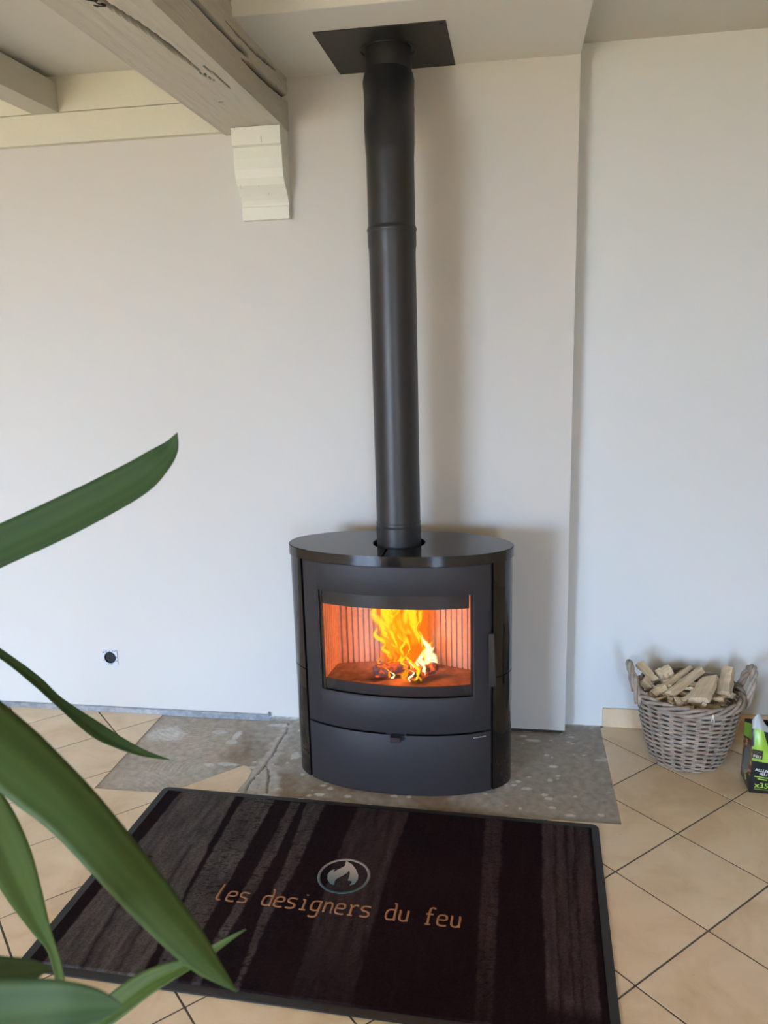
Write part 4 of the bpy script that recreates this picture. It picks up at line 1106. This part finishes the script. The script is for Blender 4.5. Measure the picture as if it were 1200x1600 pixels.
# ------------------------------------------------------------------ bag of firelighters
bag = tag(empty('firelighter_bag', (1.33, -0.295, 0)), 'black and green printed bag of firelighters beside the basket', 'bag')
FLb, BLb, FRb, BRb = (1.231, -0.352), (1.236, -0.228), (1.432, -0.362), (1.437, -0.238)
K_, G_, G2 = (0.014, 0.015, 0.016), (0.26, 0.50, 0.035), (0.34, 0.58, 0.06)
def lerp2(a, b, u):
    return (a[0] + (b[0] - a[0]) * u, a[1] + (b[1] - a[1]) * u)
def bag_front(u, v):                                          # u 0..1 left to right, v 0..1 foot to peak
    x, y = lerp2(FLb, FRb, u); zt = 0.232 + 0.048 * math.exp(-((u - 0.09) / 0.10) ** 2) + 0.03 * math.exp(-((u - 0.72) / 0.2) ** 2)
    z = v * zt; lean = 0.045 * max(0, v - 0.62) ** 1.3 * 2.2; bul = -0.010 * math.sin(PI * min(1, v * 1.25)) * math.sin(PI * u)
    fold = 0.004 * math.sin(14 * u + 3 * v) * v + 0.002 * math.sin(31 * u - 9 * v) * v
    return (x - 1.33, y + 0.295 + lean + bul + fold, z)
def bag_side(u, v):                                           # left gusset, u 0 at the back
    x, y = lerp2(BLb, FLb, u); zt = 0.212 + 0.020 * u
    fold = 0.020 * math.sin(PI * u) * max(0, v - 0.45) ** 1.2 * 1.6 - 0.008 * math.sin(PI * u) * math.sin(PI * min(1, v * 1.8))
    lean = 0.045 * max(0, v - 0.62) ** 1.3 * 2.2 * u
    return (x - 1.33 + fold + 0.003 * math.sin(9 * v + 4 * u) * u * (1 - u), y + 0.295 + lean - 0.012 * v * (1 - u) * 0, v * zt)
def col_front(u, v):
    X = 1.231 + u * 0.2; Z = bag_front(u, v)[2]
    if Z < 0.119: return K_
    if Z < 0.126: return (0.30, 0.52, 0.09) if X < 1.262 else (0.36, 0.56, 0.07)
    edge = 1.262 + (0.235 - Z) * 0.30                        # right border of the green tongue
    if Z > 0.232 - 0.4 * abs(X - 1.243): return (0.42, 0.44, 0.43)
    if X < 1.237 and Z > 0.17: return K_
    if X < edge: return G2 if X > 1.245 else G_
    return (0.022, 0.028, 0.03)
def col_side(u, v):
    Z = bag_side(u, v)[2]; Y = u
    top = 0.150 + 0.030 * u
    if Z > top: return (0.22, 0.40, 0.05) if Z < top + 0.05 else K_
    if Z > top - 0.006: return (0.02, 0.02, 0.015)
    e = ((Y - 0.56) / 0.30) ** 2 + ((Z - 0.095) / 0.052) ** 2
    if e < 1: return (0.17, 0.18, 0.17)
    if Z > 0.062:
        n = fbm(Y * 0.1, Z, 2.0, 60, 3); return (0.55, 0.22 + 0.2 * max(0, n), 0.07) if n > 0.12 else (0.16, 0.055, 0.05)
    return (0.016, 0.022, 0.024)
def sheet(name, fn, cf, nu, nv, mat, flip=False):
    V = [fn(i / nu, j / nv) for j in range(nv + 1) for i in range(nu + 1)]; Cc = [tuple(cf(i / nu, j / nv)) + (1,) for j in range(nv + 1) for i in range(nu + 1)]
    Fc = [(j * (nu + 1) + i, j * (nu + 1) + i + 1, (j + 1) * (nu + 1) + i + 1, (j + 1) * (nu + 1) + i) for j in range(nv) for i in range(nu)]
    o = mesh_obj(name, V, Fc, mat, bag, True, Cc); md = o.modifiers.new('thickness', 'SOLIDIFY'); md.thickness = 0.0006; md.offset = -1; return o
M_BAG = Mat('printed plastic film', (0.1, 0.1, 0.1, 1), 0.28, spec=0.5); M_BAG.base(M_BAG.attr('Col'))
sheet('front_face', bag_front, col_front, 110, 120, M_BAG)
sheet('side_gusset', bag_side, col_side, 50, 110, M_BAG)
def bag_back(u, v):
    x, y = lerp2(BRb, BLb, u); return (x - 1.33, y + 0.295 - 0.010 * v * v * 0, v * 0.212)
def bag_right(u, v):
    a = bag_front(1.0, v); b = bag_back(0.0, v); return tuple(a[k] + (b[k] - a[k]) * u for k in range(3))
sheet('back_face', bag_back, lambda u, v: K_, 12, 12, M_BAG); sheet('side_gusset', bag_right, lambda u, v: K_, 8, 30, M_BAG)
prism('bag_contents', [(lerp2(FLb, FRb, 0.06)[0] - 1.33, -0.345 + 0.295), (lerp2(FLb, FRb, 0.94)[0] - 1.33, -0.35 + 0.295), (1.42 - 1.33, -0.25 + 0.295), (1.252 - 1.33, -0.238 + 0.295)], 0.002, 0.150, M_SCREW, bag)
M_TW = Mat('white print', (0.75, 0.75, 0.73, 1), 0.35); M_TG = Mat('lime print', (0.42, 0.66, 0.10, 1), 0.35); M_TB = Mat('brown print', (0.05, 0.025, 0.015, 1), 0.35)
def text_mesh(body, size, bold=0.0):
    cu = bpy.data.curves.new('t', 'FONT'); cu.body = body; cu.size = size; cu.offset = bold; cu.resolution_u = 2
    ob = bpy.data.objects.new('t', cu); COL.objects.link(ob); dg = bpy.context.evaluated_depsgraph_get()
    me = bpy.data.meshes.new_from_object(ob.evaluated_get(dg)); bpy.data.objects.remove(ob, do_unlink=True)
    bm = bmesh.new(); bm.from_mesh(me); bmesh.ops.triangulate(bm, faces=bm.faces[:]); bm.to_mesh(me); bm.free(); return me
def on_front(name, body, x, z, size, mat, bold=0.0, sx=1.0):
    me = text_mesh(body, size, bold)
    for v in me.vertices:
        u = (x + v.co.x * sx - 1.231) / 0.201; zz = z + v.co.y; vv = zz / (0.232 + 0.048 * math.exp(-((u - 0.09) / 0.10) ** 2) + 0.03 * math.exp(-((u - 0.72) / 0.2) ** 2))
        p = bag_front(u, vv); v.co = (p[0], p[1] - 0.0009, zz)
    me.materials.append(mat.m); o = link(name, me, bag); md = o.modifiers.new('thickness', 'SOLIDIFY'); md.thickness = 0.0004; md.offset = 0; return o
def on_side(name, body, u0, z, size, mat, bold=0.0):
    me = text_mesh(body, size, bold)
    for v in me.vertices:
        u = u0 + v.co.x / 0.124; zz = z + v.co.y - 0.25 * v.co.x; p = bag_side(u, zz / (0.212 + 0.02 * u)); v.co = (p[0] - 0.0009, p[1], zz)
    me.materials.append(mat.m); o = link(name, me, bag); md = o.modifiers.new('thickness', 'SOLIDIFY'); md.thickness = 0.0004; md.offset = 0; return o
on_front('print_line', 'ALLUME', 1.2445, 0.0835, 0.0140, M_TW, 0.0004)
on_front('print_line', 'FEU', 1.2580, 0.0705, 0.0140, M_TW, 0.0004)
on_front('print_line', 'x35', 1.2460, 0.0215, 0.0290, M_TG, 0.0004)
for k, (xa, xb, z) in enumerate(((1.243, 1.292, 0.0610), (1.254, 1.283, 0.0530), (1.246, 1.300, 0.0150))):
    pts = [bag_front((x - 1.231) / 0.201, z / 0.24) for x in lin(xa, xb, 9)]
    V = []
    for (x, y, zz) in pts:
        V += [(x, y - 0.0009, z), (x, y - 0.0009, z + (0.0035 if k < 2 else 0.0012))]
    o = mesh_obj('print_bar', V, [(2 * i, 2 * i + 2, 2 * i + 3, 2 * i + 1) for i in range(8)], M_TG, bag); md = o.modifiers.new('thickness', 'SOLIDIFY'); md.thickness = 0.0004
V = []; nn = 8
for j in range(nn + 1):
    for i in range(nn + 1):
        x = 1.2325 + 0.0305 * i / nn; zz = 0.129 + 0.032 * j / nn; u = (x - 1.231) / 0.201; p = bag_front(u, zz / (0.232 + 0.048 * math.exp(-((u - 0.09) / 0.10) ** 2) + 0.03 * math.exp(-((u - 0.72) / 0.2) ** 2))); V.append((p[0], p[1] - 0.0008, zz))
o = mesh_obj('print_block', V, [(j * (nn + 1) + i, j * (nn + 1) + i + 1, (j + 1) * (nn + 1) + i + 1, (j + 1) * (nn + 1) + i) for j in range(nn) for i in range(nn)], M_TB, bag); md = o.modifiers.new('thickness', 'SOLIDIFY'); md.thickness = 0.0004
on_front('print_line', 'FEU', 1.2355, 0.1325, 0.0140, M_CORBEL, 0.0002).location.y = -0.0006
on_front('print_line', 'DU', 1.2420, 0.1475, 0.0110, M_STEEL, 0.0004).location.y = -0.0006
on_side('print_line', '5', 0.66, 0.030, 0.026, M_TG, 0.0008); on_side('print_line', '4', 0.34, 0.052, 0.016, M_TW, 0.0004); on_side('print_line', '1', 0.14, 0.064, 0.016, M_TW, 0.0004)

# ------------------------------------------------------------------ the plant in the foreground
M_LEAF = Mat('long green leaf', (0.06, 0.13, 0.03, 1), 0.5, spec=0.22)
_a = M_LEAF.attr('Col'); _n = M_LEAF.noise(20, 3)
M_LEAF.base(M_LEAF.mix(M_LEAF.math('MULTIPLY', _n, 0.35), _a, (0.035, 0.085, 0.022, 1)))
M_LEAF.b.inputs['Transmission Weight'].default_value = 0.0
M_STEM = Mat('green cane', (0.10, 0.17, 0.035, 1), 0.45); M_POT = Mat('terracotta pot', (0.42, 0.19, 0.10, 1), 0.8); M_SOIL = Mat('potting soil', (0.03, 0.022, 0.016, 1), 1.0)
_n = M_POT.noise(20, 4); M_POT.base(M_POT.ramp(_n, [(0.3, (0.36, 0.16, 0.085, 1)), (0.7, (0.47, 0.22, 0.12, 1))]))
plant = tag(empty('potted_plant', (-0.30, -2.36, 0)), 'green potted plant with long pointed leaves in the near left foreground', 'plant')
def catmull(P, n):
    out = []
    for i in range(n):
        t = i / (n - 1) * (len(P) - 1); k = min(int(t), len(P) - 2); u = t - k
        p0, p1, p2, p3 = P[max(k - 1, 0)], P[k], P[k + 1], P[min(k + 2, len(P) - 1)]
        out.append([0.5 * ((2 * b) + (-a + c) * u + (2 * a - 5 * b + 4 * c - d) * u * u + (-a + 3 * b - 3 * c + d) * u ** 3) for a, b, c, d in zip(p0, p1, p2, p3)])
    return out
def leaf(st, col, cup=0.25, tilt=0.0, label=None):
    """st: (px, py, depth, width in px) from base to tip, a curved blade with a keel and real thickness"""
    S = catmull([list(map(float, s)) for s in st], 44); C3 = [at_px(s[0], s[1], s[2]) for s in S]; V, Cc, Fc = [], [], []; nw = 9
    for i, s in enumerate(S):
        a = C3[max(i - 1, 0)]; b = C3[min(i + 1, len(C3) - 1)]; t = (b - a).normalized(); view = (C3[i] - Vector(CAM)).normalized()
        side = t.cross(view).normalized(); nrm = side.cross(t).normalized(); side = (side * math.cos(tilt) + nrm * math.sin(tilt)).normalized(); nrm = side.cross(t).normalized()
        w = max(0.0004, s[3] * s[2] / F_PX) / max(0.35, math.cos(tilt))
        for k in range(nw):
            x = -0.5 + k / (nw - 1); rip = 0.0012 * math.sin(16 * x * PI) * (w / 0.05)
            V.append(tuple(C3[i] + side * (x * w) + nrm * (cup * w * (0.5 - abs(x)) * 0.6 + rip * 0.3) - Vector((-0.30, -2.36, 0))))
            r = 1 + 0.18 * math.sin(7 * x * PI) + (0.22 if abs(x) < 0.05 else 0); Cc.append((col[0] * r, col[1] * r, col[2] * r, 1))
    for i in range(len(S) - 1):
        for k in range(nw - 1):
            Fc.append((i * nw + k, i * nw + k + 1, (i + 1) * nw + k + 1, (i + 1) * nw + k))
    o = mesh_obj('leaf', V, Fc, M_LEAF, plant, True, Cc); md = o.modifiers.new('thickness', 'SOLIDIFY'); md.thickness = 0.0006; md.offset = 0
    if label:
        o['label'] = label
    return o
GD_, GM_, GL_ = (0.034, 0.070, 0.022), (0.050, 0.088, 0.022), (0.055, 0.092, 0.014)
leaf([(-330, 1075, 0.86, 30), (-190, 968, 0.87, 54), (-80, 893, 0.88, 62), (0, 853, 0.89, 63), (75, 819, 0.90, 63), (150, 782, 0.91, 60), (212, 748, 0.92, 55), (245, 722, 0.925, 43), (266, 700, 0.93, 26), (277, 676, 0.93, 1)], GD_, 0.25, 0.1)
leaf([(-330, 1095, 0.90, 16), (-200, 960, 0.95, 22), (-90, 968, 0.98, 20), (0, 1021, 1.00, 13), (56, 1063, 1.0, 15), (92, 1096, 1.0, 14), (150, 1140, 1.0, 23), (185, 1160, 0.99, 18), (225, 1177, 0.98, 10), (265, 1187, 0.97, 1)], GD_, 0.4, 0.5)
leaf([(-330, 1130, 0.72, 30), (-180, 1085, 0.70, 80), (-80, 1108, 0.68, 98), (0, 1166, 0.66, 99), (60, 1218, 0.65, 92), (114, 1267, 0.64, 82), (171, 1331, 0.63, 76), (232, 1402, 0.62, 68), (290, 1468, 0.62, 54), (320, 1502, 0.62, 39), (350, 1531, 0.62, 17), (370, 1550, 0.62, 1)], GM_, -0.3, 0.15)
leaf([(98, 1640, 0.76, 13), (95, 1545, 0.76, 14), (88, 1505, 0.76, 14), (79, 1478, 0.76, 15), (62, 1446, 0.76, 28), (38, 1395, 0.755, 49), (12, 1336, 0.75, 64), (-22, 1270, 0.745, 66), (-70, 1200, 0.74, 50), (-120, 1150, 0.74, 1)], GL_, 0.3, 0.2)
leaf([(98, 1660, 0.72, 18), (130, 1612, 0.72, 36), (182, 1570, 0.72, 40), (235, 1533, 0.72, 35), (298, 1504, 0.72, 17), (333, 1483, 0.72, 12), (360, 1466, 0.72, 7), (384, 1452, 0.72, 1)], GL_, 0.4, 0.2)
leaf([(-330, 1620, 0.52, 30), (-200, 1600, 0.50, 80), (-60, 1588, 0.49, 96), (40, 1580, 0.485, 90), (100, 1575, 0.48, 74), (150, 1573, 0.48, 48), (178, 1573, 0.48, 20), (192, 1572, 0.48, 1)], (0.050, 0.095, 0.046), 0.15, 0.0)
leaf([(-330, 1610, 0.55, 20), (-180, 1560, 0.53, 50), (-60, 1527, 0.52, 58), (10, 1522, 0.52, 48), (50, 1517, 0.52, 30), (80, 1513, 0.52, 1)], (0.050, 0.095, 0.046), 0.15, 0.0)
pl_o = Vector((-0.30, -2.36, 0))
def cane(P, r):
    pts = [Vector(p) - pl_o for p in P]; tube('cane', [tuple(p) for p in catmull([list(p) for p in pts], 24)], r, M_STEM, plant, 10)
a = at_px(98, 1645, 0.75); cane([(-0.28, -2.36, 0.27), (-0.20, -2.37, 0.55), tuple((a + Vector((-0.20, -2.37, 0.55))) / 2), tuple(a)], 0.006)
a = at_px(-330, 1100, 0.86); b = at_px(-330, 1615, 0.53)
cane([(-0.32, -2.35, 0.27), (-0.33, -2.33, 0.7), (a.x, a.y, a.z - 0.25), tuple(a)], 0.007)
c = at_px(-330, 1130, 0.72); cane([(-0.30, -2.38, 0.27), (-0.27, -2.40, 0.6), (c.x - 0.01, c.y, c.z - 0.25), tuple(c)], 0.006)
cane([(-0.31, -2.39, 0.27), (-0.26, -2.45, 0.55), (b.x, b.y, b.z - 0.15), tuple(b)], 0.006)
lathe('pot', [(0.0, 0.0), (0.105, 0.0), (0.112, 0.008), (0.145, 0.26), (0.155, 0.262), (0.157, 0.30), (0.142, 0.30), (0.138, 0.262), (0.10, 0.03), (0.0, 0.03)], plant, M_POT, 40)
lathe('soil', [(0.0, 0.272), (0.08, 0.270), (0.138, 0.264)], plant, M_SOIL, 32)
